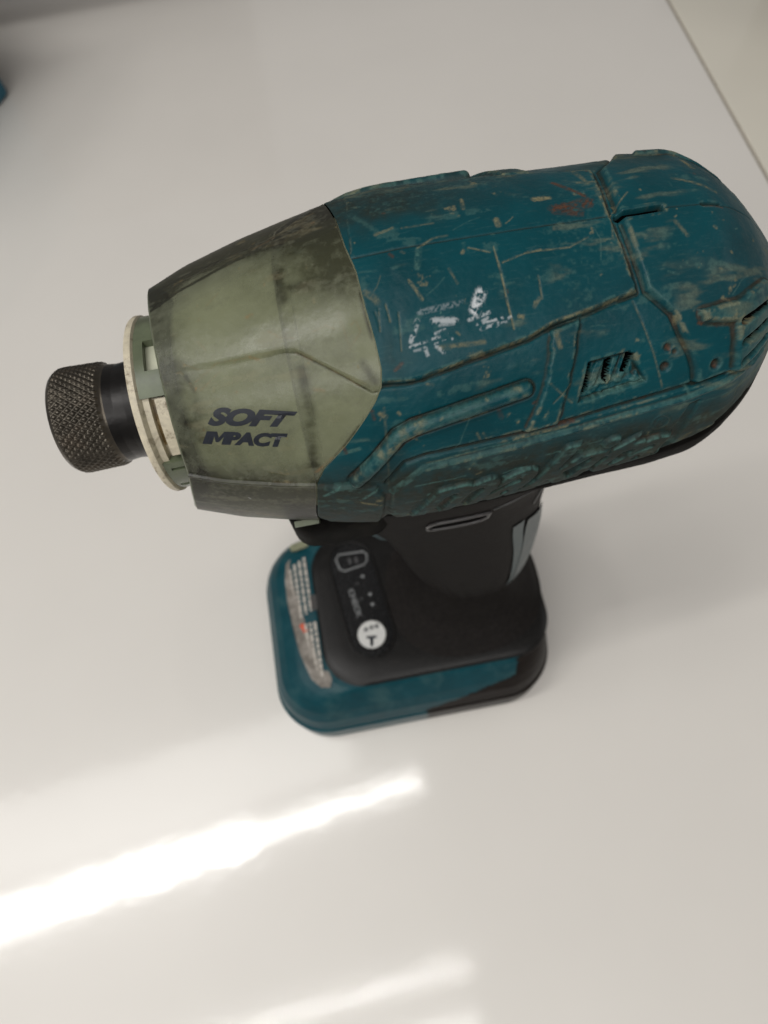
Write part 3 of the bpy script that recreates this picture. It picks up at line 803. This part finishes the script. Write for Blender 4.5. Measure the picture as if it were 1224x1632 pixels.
def build_skin(s_rows, names, default, mat_of, cover=False):
    T = th[:, None] + 0 * s_rows
    P, X = skin(s_rows, T)
    nrm = grid_normals(P)
    c = P.mean((0, 1)); 
    if ((P - np.array([P[..., 0].mean(), 0, AX_Z])) * nrm)[..., 1:].sum() < 0:
        nrm = -nrm
    fl = (np.cross(P[:-1, 1:] - P[:-1, :-1], P[1:, :-1] - P[:-1, :-1]) * nrm[:-1, :-1]).sum() > 0
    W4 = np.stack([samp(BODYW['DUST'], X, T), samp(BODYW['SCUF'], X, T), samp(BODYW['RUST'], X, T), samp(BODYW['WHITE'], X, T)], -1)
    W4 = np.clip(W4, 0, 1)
    far = (T < -60) | (T > 234)
    W4[far] *= 0.2
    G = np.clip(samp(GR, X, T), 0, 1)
    n, m = T.shape
    F = grid_faces(n, m)
    Tc = (T[:-1, :-1] + T[1:, 1:]) / 2; Xc = (X[:-1, :-1] + X[1:, 1:]) / 2
    if cover:
        ids = np.zeros(Tc.shape, int)
    else:
        j = np.clip(np.round((Xc - RX0) / PXM).astype(int), 0, NXR - 1); i = np.clip(np.round((Tc - TH0) * KD / PXM).astype(int), 0, NFULL - 1)
        ids = RIDF[i, j].astype(int)
        ids[(Tc < -58)] = 9; ids[Tc > 232] = 9; ids[ids == 59] = 9
        # rubber is one piece below; cap and crown panels are one piece across the top
        for a in (1, 2, 0):
            ids[ids == a + 50] = a
    ids = ids.ravel()
    Pf, Nf, Wf, Gf = P.reshape(-1, 3), nrm.reshape(-1, 3), W4.reshape(-1, 4), G.ravel()
    thin = None
    out = {}
    for k in np.unique(ids):
        f = F[ids == k]
        u, inv = np.unique(f, return_inverse=True)
        f2 = inv.reshape(f.shape)[:, ::(1 if fl else -1)]
        at = {'wear': Wf[u], 'grime': Gf[u]}
        if cover:
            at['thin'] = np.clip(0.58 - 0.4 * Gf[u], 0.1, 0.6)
        o = mesh_from(names.get(int(k), default), Pf[u], f2, mat_of(int(k)), tool, True, Nf[u], at)
        out[int(k)] = o
    return out


names = {10: 'vent_opening', 60: 'vent_opening', 0: 'side_panel', 1: 'upper_panel', 2: 'rear_cap', 3: 'side_strap', 4: 'side_rib', 5: 'brand_panel', 6: 'front_block', 7: 'vent_louver', 8: 'rear_vent_bar', 9: 'rubber_skirt',
         53: 'side_strap', 54: 'side_rib', 55: 'brand_panel', 56: 'front_block', 57: 'vent_louver', 58: 'rear_vent_bar'}
for k in range(20, 26):
    names[k] = 'letter'
u = np.linspace(0, 1, 640)[None, :]
s0 = s_of_x(seam(th) + 0.12)[:, None]; s1 = s_of_x(142.75)
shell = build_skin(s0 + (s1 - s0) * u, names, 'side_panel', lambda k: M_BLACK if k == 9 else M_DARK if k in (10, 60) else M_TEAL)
if 5 in shell:
    shell[5]['label'] = 'grimy lower side panel carrying the raised brand lettering'
u = np.linspace(0, 1, 300)[None, :]
s1 = s_of_x(seam(th) - 0.12)[:, None]; s0 = s_of_x(front_x(th))[:, None]
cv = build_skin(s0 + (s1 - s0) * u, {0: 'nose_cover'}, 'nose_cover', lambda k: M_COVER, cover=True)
cv[0]['label'] = 'smoky translucent grey-green nose cover'


def lathe(name, prof, mat, n=96, parent=tool, sharp=35, t0=0, t1=360):
    """prof: (x, r) pairs turned about the motor axis"""
    a = np.linspace(t0, t1, n + 1)[:-1] if t1 - t0 >= 360 else np.linspace(t0, t1, n)
    P = np.array([[(x, -r * math.cos(k * D2R), AX_Z + r * math.sin(k * D2R)) for k in a] for x, r in prof])
    F = grid_faces(len(prof), len(a), t1 - t0 >= 360)
    return mesh_from(name, P.reshape(-1, 3), F, mat, parent, True, sharp=sharp)


# rim of the nose cover, and the metal hammer case inside it
rimP = []
for k, (dx, rr_) in enumerate(((1.2, 16.2), (0.1, 16.6), (-0.35, 18.5), (-0.45, None), (-0.2, None), (0.15, None))):
    fx = front_x(th); rb_ = np.interp(fx, _px, _pr) + samp(HF, fx, th)
    r_ = np.full(len(th), rr_) if rr_ else rb_ - {3: 0.9, 4: 0.3, 5: -0.02}[k]
    rimP.append(np.stack([fx + dx, -r_ * np.cos(th * D2R), AX_Z + r_ * np.sin(th * D2R)], -1))
rimP = np.array(rimP)
mesh_from('cover_rim', rimP.reshape(-1, 3), grid_faces(6, len(th)), simple("cover_rim_plastic", lin(84, 90, 70), 0.4, var=0.3, dirt=lin(50, 46, 30), dirt_amt=0.5), tool)
lathe('hammer_case', [(29, 14.6), (29.6, 18.5), (31, 20.2), (36, 22.0), (44, 24.4), (49.4, 25.6), (49.8, 24.6), (51.6, 24.6), (52.0, 26.2), (58, 27.4), (64, 28.0), (66, 26.8)], M_CASE, 120)
lathe('inner_sleeve', [(21.3, 14.4), (29.2, 14.6), (29.4, 12)], M_CREAM, 120)
lathe('nose_ring', [(21.2, 11.5), (20.6, 12.2), (20.45, 16.4), (20.65, 17.0), (21.1, 17.25), (21.9, 17.2), (22.25, 16.7), (22.5, 16.2), (23.6, 16.1), (23.7, 14.0), (23.7, 11.5)], M_CREAM, 140)


def patch(name, xa, xb, ta, tb_, r0, r1, mat, parent=tool, holes=(), step=1.0):
    """curved plate between radii r0 and r1 about the motor axis, with rectangular windows"""
    cuts_t = sorted(set([ta, tb_] + [h for q in holes for h in q[2:4]])); cuts_x = sorted(set([xa, xb] + [h for q in holes for h in q[0:2]]))
    T = []
    for a, b_ in zip(cuts_t[:-1], cuts_t[1:]):
        T += list(np.linspace(a, b_, max(int((b_ - a) / step), 1) + 1)[:-1])
    T.append(tb_)
    bm = bmesh.new()
    vs = {}
    def v(i, j, k):
        if (i, j, k) not in vs:
            r = (r0, r1)[k]; t = T[j] * D2R
            vs[(i, j, k)] = bm.verts.new((cuts_x[i] * MM, -r * math.cos(t) * MM, (AX_Z + r * math.sin(t)) * MM))
        return vs[(i, j, k)]
    def solid(i, j):
        if not (0 <= i < len(cuts_x) - 1 and 0 <= j < len(T) - 1):
            return False
        xm = (cuts_x[i] + cuts_x[i + 1]) / 2; tm = (T[j] + T[j + 1]) / 2
        return not any(h[0] < xm < h[1] and h[2] < tm < h[3] for h in holes)
    for i in range(len(cuts_x) - 1):
        for j in range(len(T) - 1):
            if not solid(i, j):
                continue
            bm.faces.new((v(i, j, 1), v(i, j + 1, 1), v(i + 1, j + 1, 1), v(i + 1, j, 1)))
            bm.faces.new((v(i, j, 0), v(i + 1, j, 0), v(i + 1, j + 1, 0), v(i, j + 1, 0)))
            if not solid(i - 1, j): bm.faces.new((v(i, j, 0), v(i, j + 1, 0), v(i, j + 1, 1), v(i, j, 1)))
            if not solid(i + 1, j): bm.faces.new((v(i + 1, j, 0), v(i + 1, j, 1), v(i + 1, j + 1, 1), v(i + 1, j + 1, 0)))
            if not solid(i, j - 1): bm.faces.new((v(i, j, 0), v(i, j, 1), v(i + 1, j, 1), v(i + 1, j, 0)))
            if not solid(i, j + 1): bm.faces.new((v(i, j + 1, 0), v(i + 1, j + 1, 0), v(i + 1, j + 1, 1), v(i, j + 1, 1)))
    bmesh.ops.recalc_face_normals(bm, faces=bm.faces[:])
    me = bpy.data.meshes.new(name); bm.to_mesh(me); bm.free()
    me.polygons.foreach_set("use_smooth", np.ones(len(me.polygons), dtype=bool)); me.set_sharp_from_angle(angle=30 * D2R)
    return link(name, me, mat, parent)


M_SMOKE = simple("smoky_neck_plastic", lin(92, 100, 78), 0.35, var=0.3, cell=0.3, dirt=lin(60, 56, 36), dirt_amt=0.5)
patch('neck_collar', 22.3, 29, 60, 140, 15.0, 16.9, M_SMOKE, holes=[(24.0, 26.6, 76, 97)])
patch('neck_collar', 22.3, 27.5, -60, 16, 15.0, 16.7, M_SMOKE, holes=[(23.4, 26, 8.2, 10.8), (23.0, 25.8, -15, -11)])
patch('sleeve_block', 24.6, 29, 20, 59, 14.5, 16.2, M_CREAM)
patch('sleeve_grease', 22.6, 24.6, 26, 59, 14.3, 14.75, simple("brown_grease", lin(112, 92, 54), 0.4, var=0.45, cell=0.5, dirt=lin(190, 180, 140), dirt_amt=0.7))
patch('sleeve_window', 23.5, 28.5, 74, 99, 14.5, 15.4, simple("pale_plastic", lin(188, 190, 168), 0.5, var=0.08))

# knurled bit collar
nx_, na = 190, 900
cx = np.linspace(2.6, 20.4, nx_); ca = np.linspace(0, 360, na + 1)[:-1]
CX, CA = np.meshgrid(cx, ca, indexing='ij')
base = np.interp(CX, [2.6, 3.0, 3.8, 5, 11.8, 13.0, 15, 17, 19.2, 20.4], [8.6, 9.6, 10.15, 10.3, 10.1, 9.55, 9.3, 9.5, 10.0, 10.0])
uu = CA * D2R * 10.0; pitch = 2 * math.pi * 10 / 46
f1 = ((uu + CX * 0.78) / pitch) % 1.0; f2 = ((uu - CX * 0.78) / pitch) % 1.0
kn = np.minimum(1 - np.abs(2 * f1 - 1), 1 - np.abs(2 * f2 - 1))
lim = 12.6 + 0.9 * np.abs(2 * f1 - 1) - 0.9 * np.abs(2 * f2 - 1) * 0
kmask = sstep(3.6, 4.2, CX) * (1 - sstep(12.2, 12.9, CX + 0.8 * np.abs(((uu / pitch) % 1.0) * 2 - 1)))
rr = base + 0.42 * np.minimum(kn * 1.25, 0.85) * kmask - 0.18 * kmask + 0.03 * (fbm(CX.shape, 25, 3) - .5)
P = np.stack([CX, -rr * np.cos(CA * D2R), AX_Z + rr * np.sin(CA * D2R)], -1)
F = grid_faces(nx_, na, True); V = P.reshape(-1, 3); fx_ = V[F[:, 0], 0]
for nm, sel, m_ in (('knurled_ring', fx_ < 13.3, M_STEEL), ('collar_sleeve', fx_ >= 13.3, M_SHAFT)):
    u_, inv = np.unique(F[sel], return_inverse=True)
    mesh_from(nm, V[u_], inv.reshape(-1, 4), m_, tool, True)
lathe('collar_face', [(2.6, 8.65), (2.5, 8.2), (2.5, 4.6), (3.4, 4.2), (12, 4.0), (12, 0.1)], M_STEEL, 6 * 8)

# ------------------------------------------------------------------ flat print on the nose cover
def print_line(txt, Q, offset, shear, mat, lift=0.06):
    for V, T in text_letters(txt, offset, shear, 0.98):
        bm = bmesh.new()
        vs = [bm.verts.new((v[0], v[1], 0)) for v in V]
        for t in T:
            try:
                bm.faces.new([vs[i] for i in t])
            except ValueError:
                pass
        bmesh.ops.subdivide_edges(bm, edges=bm.edges[:], cuts=2)
        bmesh.ops.triangulate(bm, faces=bm.faces[:])
        uv = np.array([v.co[:2] for v in bm.verts]); q = quad_map(Q, uv)
        Pp, _ = skin(s_of_x(q[:, 0]), q[:, 1], lift)
        F = [[v.index for v in f.verts] for f in bm.faces] if not bm.verts.index_update() else None
        bm.free()
        c = Pp.mean(0)
        F = np.array(F)
        nn = np.cross(Pp[F[:, 1]] - Pp[F[:, 0]], Pp[F[:, 2]] - Pp[F[:, 0]])
        bad = (nn * (Pp[F[:, 0]] - np.array([c[0], 0, AX_Z]))).sum(1) < 0
        F[bad] = F[bad][:, ::-1]
        mesh_from('letter', Pp, F, mat, tool, True)


print_line("SOFT", [(34.3, 43.7), (48.3, 39.6), (49.6, 44.6), (35.4, 50.8)], 0.062, 0.3, M_INK)
print_line("IMPACT", [(32.5, 36.6), (46.8, 32.4), (47.2, 37.6), (33.0, 42.0)], 0.062, 0.3, M_INK)

# ------------------------------------------------------------------ handle
HK = [44.5, 47, 52, 60, 70, 80, 90, 100, 130, 150, 165, 178, 188, 197]
HV = [(55, 121, 30.5), (60, 119.5, 26), (66, 117, 20.5), (70.5, 112.5, 16.8), (73.5, 108, 15), (74.5, 105.5, 15.6), (72, 106, 18), (68, 107.5, 19.3), (61, 108, 19.6), (56, 106, 20.8), (50.5, 105.5, 22.5), (47, 105.5, 24.3), (45.5, 107, 26), (45, 110, 27)]
zs = np.r_[np.linspace(44.5, 60, 30), np.linspace(61, 197, 120)]
HS_ = smooth_secs(HK, HV, zs)
na = 180
ang = np.linspace(0, 2 * math.pi, na + 1)[:-1]


def handle_pt(z, a, lift=0.0):
    x0, x1, hy = smooth_secs(HK, HV, [z])[0]
    cx_, ax_ = (x0 + x1) / 2, (x1 - x0) / 2
    e = 0.82
    c, s = math.cos(a), math.sin(a)
    n = 1 + lift / max(min(ax_, hy), 1)
    return (cx_ + ax_ * n * math.copysign(abs(c) ** e, c), hy * n * math.copysign(abs(s) ** e, s), z)


secs = []
for z, (x0, x1, hy) in zip(zs, HS_):
    loop = []
    for a in ang:
        # shallow vertical finger ribs on the flanks
        side = abs(math.sin(a)) ** 3
        rib = -0.45 * side * max(0, math.cos(a * 22)) * float(sstep(72, 84, z)) * (1 - float(sstep(100, 125, z)))
        loop.append(handle_pt(z, a, rib))
    secs.append(np.array(loop))
V, F = loft(secs, True, True)
mesh_from('grip', V, F, M_GRIP, tool, True)

# ledge where the grip meets the housing, along the near side, and the slot in it
def tube(name, pts, r, mat, n=8, closed=False, parent=tool):
    pts = np.array(pts, float); m = len(pts)
    V = []
    for i in range(m):
        a = pts[(i - 1) % m] if (closed or i > 0) else pts[i]; b_ = pts[(i + 1) % m] if (closed or i < m - 1) else pts[i]
        d = b_ - a; d /= np.linalg.norm(d) + 1e-9
        q = np.cross(d, (0.13, 0.2, 0.97)); q /= np.linalg.norm(q) + 1e-9; w = np.cross(d, q)
        rr_ = r if np.isscalar(r) else r[i]
        V += [pts[i] + rr_ * (math.cos(k * 2 * math.pi / n) * q + math.sin(k * 2 * math.pi / n) * w) for k in range(n)]
    V = np.array(V); F = grid_faces(m, n, True).tolist()
    if closed:
        b = (m - 1) * n
        F += [[b + k, b + (k + 1) % n, (k + 1) % n, k] for k in range(n)]
    else:
        F += [list(range(n))[::-1], [(m - 1) * n + k for k in range(n)]]
    return mesh_from(name, V, F, mat, parent, True)


def on_handle(x, z, side=-1, lift=0.0):
    """point on the near (side=-1) flank of the grip at given x, z"""
    best = None
    for k in range(0, 181):
        a = side * k * math.pi / 180
        p = handle_pt(z, a, lift)
        if best is None or abs(p[0] - x) < abs(best[0] - x):
            best = p
    return best


slot = []
for k in range(40):
    a = k / 40 * 2 * math.pi; c, s = math.cos(a), math.sin(a)
    slot.append((76.5 + 6.8 * math.copysign(abs(c) ** 0.35, c) + 0.9 * s, 182.0 + 3.2 * math.copysign(abs(s) ** 0.5, s) + 0.1 * c))
tube('slot_rim', [on_handle(x, z, lift=0.35) for x, z in slot], 0.42, simple("worn_rim_plastic", lin(74, 72, 72), 0.4, var=0.2), closed=True)
ctr = on_handle(76.5, 182.3, lift=0.2)
Vs = [on_handle(x, z, lift=0.25) for x, z in slot]
mesh_from('slot_mouth', np.array([ctr] + Vs), [[0, (k + 1) % 40 + 1, k + 1] for k in range(40)], M_DARK, tool)  # flat dark sheet standing in for the slot's shaded depth
# seam line curling down the back of the grip
tube('grip_seam', [on_handle(x, z, lift=0.1) for x, z in ((84, 186), (88, 187), (93, 188), (98, 187), (100, 180), (98.5, 172), (97.5, 167))], 0.35, simple("seam_plastic", lin(60, 60, 60), 0.4))
# grey-teal inlay on the rear of the near flank
rows = []
for z in np.linspace(100, 156, 26):
    w = 1 - abs((z - 128) / 29) ** 2.2 if abs(z - 128) < 29 else 0
    a0, a1 = -0.98 + 0.03 * (z - 130) / 10, -0.98 + 0.80 * max(w, 0.03)
    rows.append([handle_pt(z, a, 0.5) for a in np.linspace(a0, a1, 12)])
mesh_from('grip_inlay', np.array(rows).reshape(-1, 3), grid_faces(26, 12), M_GREYTEAL, tool)
rows = []
for z in np.linspace(96, 158, 26):
    rows.append([handle_pt(z, a - 0.1, 0.35) for a in np.linspace(-1.02, -0.86, 6)])
mesh_from('inlay_border', np.array(rows).reshape(-1, 3), grid_faces(26, 6), simple("dark_grey_teal", lin(36, 60, 64), 0.4), tool)

# trigger and the lamp housing ahead of it
secs = []
for z, x0, x1, hy in ((132, 60, 68, 6), (134, 55, 68, 8), (145, 51, 66, 9.5), (158, 47, 64, 10), (172, 44, 64, 10), (182, 42, 64, 9), (186, 42, 64, 8)):
    secs.append(np.array([((x0 + x1) / 2 + (x1 - x0) / 2 * math.cos(a), hy * math.sin(a), z) for a in ang[::4]]))
V, F = loft(secs, True, True)
mesh_from('trigger', V, F, simple("trigger_teal", lin(14, 58, 66), 0.4), tool)
secs = []
for z, k in ((180, .8), (183, 1), (190, 1), (200, 1)):
    P2 = rounded(40.5, 62, -25 * k, 25 * k, 5, 6)
    secs.append(np.c_[P2, np.full(len(P2), z)])
V, F = loft(secs, True, True)
mesh_from('lamp_housing', V, F, M_BLACK, tool)
patch('cover_tab', 42.8, 47.6, -30, -21, 27.6, 28.8, M_SMOKE)

# ------------------------------------------------------------------ foot and battery
FZ = [(0, 6, 119.5, -42.5, 38.5, 19), (1.5, 4, 121.2, -44.5, 40.5, 21), (4, 3, 122, -45.3, 41, 22), (22, 3, 121.8, -45.3, 41, 22), (22.8, 3.9, 121.2, -44.4, 40.3, 22),
      (24, 3.9, 121.2, -44.3, 40.2, 22), (30, 5, 120.8, -42.2, 39.4, 21), (35, 7.5, 120, -39.4, 38, 19), (38.5, 11, 119, -37, 36.6, 17), (41, 15.5, 118.2, -35.2, 35.2, 16), (42.6, 20, 117.5, -34, 34.6, 15), (43.6, 26, 117, -33, 34, 13)]
n = 200
zz = np.array([f[0] for f in FZ]); zi = np.unique(np.r_[np.linspace(0, 43.6, 60), zz])
rows = []
for z in zi:
    p = [np.interp(z, zz, [f[k] for f in FZ]) for k in range(1, 6)]
    P2 = resample_closed(rounded(*p, 20), n)
    # start every ring at the same bearing
    rows.append(np.c_[P2, np.full(n, z)])
V = np.vstack(rows); F = grid_faces(len(zi), n, True)
c = V[F].mean(1)
line = np.interp(c[:, 0], [64, 104], [24.6, 37])
dark = ((c[:, 0] > 64.5) & (c[:, 2] < line)) | (c[:, 0] > 103.5)
def sub(name, F_, mat, cap=None):
    u_, inv = np.unique(F_, return_inverse=True)
    return mesh_from(name, V[u_], inv.reshape(F_.shape), mat, tool, True, sharp=50)
sub('foot_shell', F[~dark], M_FOOT)
sub('battery_pack', F[dark], M_BATT)
mesh_from('foot_deck', np.vstack([rows[-1], rows[-1].mean(0)]), [[k, (k + 1) % n, n] for k in range(n)], M_FOOT, tool)
mesh_from('battery_base', np.vstack([rows[0], rows[0].mean(0)]), [[(k + 1) % n, k, n] for k in range(n)], M_BATT, tool)

secs = []
for z, d in ((40.5, 0), (43.95, 0), (44.6, 1.1), (45.2, 3.4), (45.45, 9)):
    P2 = resample_closed(rounded(27 + d, 120.5 - d, -33 + d, 34 - d, 17 - d * 0.6, 20), 160)
    secs.append(np.c_[P2, np.full(160, z)])
V, F = loft(secs, True, False)
mesh_from('foot_cover', V, F, M_PLATE, tool, sharp=60)
ZT = 45.45


def flat(name, P2, z, mat, parent=tool, thick=0.25):
    P2 = np.array(P2, float); n_ = len(P2)
    a = 0.5 * np.sum(P2[:, 0] * np.roll(P2[:, 1], -1) - np.roll(P2[:, 0], -1) * P2[:, 1])
    if a < 0:
        P2 = P2[::-1]
    z = np.broadcast_to(z, (n_,))
    V_ = np.vstack([np.c_[P2, z], np.c_[P2, z - thick]])
    F_ = [list(range(n_))] + [[k, n_ + k, n_ + (k + 1) % n_, (k + 1) % n_] for k in range(n_)]
    return mesh_from(name, V_, F_, mat, parent, False)


def stadium(ax_, ay_, bx_, by_, r, n_=14):
    a0 = math.atan2(by_ - ay_, bx_ - ax_); P2 = []
    for k in range(n_ + 1):
        a = a0 - math.pi / 2 + math.pi * k / n_; P2.append((bx_ + r * math.cos(a), by_ + r * math.sin(a)))
    for k in range(n_ + 1):
        a = a0 + math.pi / 2 + math.pi * k / n_; P2.append((ax_ + r * math.cos(a), ay_ + r * math.sin(a)))
    return P2


A_, B_ = (44.6, 19.0), (48.2, -13.5)
pan = flat('indicator_panel', stadium(*A_, *B_, 8.6), ZT + 0.5, simple("glossy_black_panel", lin(12, 12, 13), 0.25, var=0.1), thick=0.6)
tube('panel_border', [(x, y, ZT + 0.45) for x, y in stadium(*A_, *B_, 9.3)], 0.5, M_PLATE, closed=True, parent=pan)
PZ = ZT + 0.62
# battery symbol
sym = [(38.6, 21.4), (40.0, 23.4), (50.6, 22.9), (52.0, 21.4), (51.6, 18.4), (50.2, 17.0), (41.5, 15.6), (39.6, 17.0)]
tube('battery_symbol', [(x, y, PZ) for x, y in sym], 0.42, M_LINE, closed=True, n=6, parent=pan)
for x in (43.6, 46.4):
    flat('symbol_bar', [(x, 21), (x + 1.4, 21), (x + 1.4, 18.4), (x, 18.2)], PZ, simple("dim_grey", lin(60, 60, 60), 0.4) if x < 44 else bpy.data.materials["dim_grey"], pan)
for x, y in ((48.6, 11.9), (50.4, 3.6), (50.6, -0.9), (46.0, 9.2), (46.6, 2.4)):
    flat('indicator_light', stadium(x, y, x + 0.01, y, 0.75 if x > 47 else 0.5, 8), PZ, M_LINE if x > 47 else bpy.data.materials["dim_grey"], pan)


def flat_text(txt, p0, p1, h, z, mat, parent, offset=0.02, shear=0.0):
    """text from p0 to p1 on the deck, height h to the left of its direction"""
    p0, p1 = np.array(p0, float), np.array(p1, float); d = p1 - p0; L = np.linalg.norm(d); d /= L; q = np.array([-d[1], d[0]])
    for V_, T_ in text_letters(txt, offset, shear):
        P2 = p0 + V_[:, :1] * L * d + V_[:, 1:2] * h * q
        P3 = np.c_[P2, np.full(len(P2), z)]
        mesh_from('letter', P3, T_, mat, parent, False)


flat_text("CHECK", (41.6, 7.2), (43.4, -5.4), 2.3, PZ, M_LINE, pan)
btn = flat('mode_button', stadium(48.2, -13.4, 48.21, -13.4, 5.7, 26), PZ + 0.5, M_WHITE, thick=0.9)
BZ = PZ + 0.56
flat_text("T", (45.4, -17.9), (49.6, -18.4), 4.2, BZ, M_INK, btn, 0.06)
for x, y in ((46.2, -11.0), (48.6, -10.6), (50.8, -10.4)):
    flat('star_mark', [(x + (1.45 if k % 2 == 0 else 0.5) * math.cos(k * math.pi / 5 + .3), y + (1.45 if k % 2 == 0 else 0.5) * math.sin(k * math.pi / 5 + .3)) for k in range(10)], BZ, M_INK, btn, 0.05)

# warning sticker on the sloping front of the foot
def zt(x):
    return np.interp(x, [8.5, 13, 19, 26, 30], [37, 40, 42.4, 43.6, 43.6])


st = [(16.4, 25.5), (20, 28.5), (26.2, 28.3), (26.3, -3), (26.4, -17), (29.2, -27.6), (28.0, -30.8), (24.5, -30.2), (21.0, -26), (17.8, -15), (16.2, -3), (15.2, 8), (15.2, 18)]
st = np.array(st)
M_STK, nt, b = new_mat("worn_sticker")
v = coords(nt)
c_ = mix(nt, ramp(nt, noise(nt, v, 0.25, 6, 0.7), 0.42, 0.62), lin(112, 106, 98), lin(150, 144, 136))
nt.links.new(c_, b.inputs['Base Color']); b.inputs['Roughness'].default_value = 0.5
stk = flat('warning_sticker', st, zt(st[:, 0]) + 0.45, M_STK, thick=0.2)
M_TXT = simple("sticker_white", lin(172, 166, 156), 0.5, var=0.25, cell=1.2)
M_SDK = simple("sticker_dark", lin(58, 56, 54), 0.5, var=0.2)
def zst(x): return zt(x) + 0.52
for x, ya, yb in ((17.4, 22, 2), (19.6, 24, 0), (21.9, 25, 1), (24.2, 26, 2), (18.6, -8, -16), (21, -3, -25), (23.0, -3, -28), (25.0, -3, -26)):
    yy = ya
    while yy > yb:                                  # rows of tiny print, word by word
        w = random.uniform(1.2, 3.8); y2 = max(yy - w, yb)
        flat('print_word', [(x, yy), (x + 1.2, yy), (x + 1.2, y2), (x, y2)], zst(np.array([x, x + 1.2, x + 1.2, x])), M_TXT, stk, 0.05)
        yy = y2 - 0.55
flat('red_mark', stadium(20.3, -4.0, 20.9, -5.2, 1.5), PZ * 0 + zst(20.0) + 0.12, simple("red_print", lin(196, 82, 52), 0.5), stk, 0.05)
flat('dark_block', [(25.2, 8.5), (28.0, 8.5), (28.0, 1.8), (25.2, 1.8)], 44.35, M_SDK, stk, 0.1)
# pale scuff plate at the far front corner of the foot
flat('foot_catch', stadium(21, 31.5, 26, 32.2, 1.6), 44.2, simple("scuffed_catch", lin(120, 122, 96), 0.5, var=0.3), tool, 1.5)
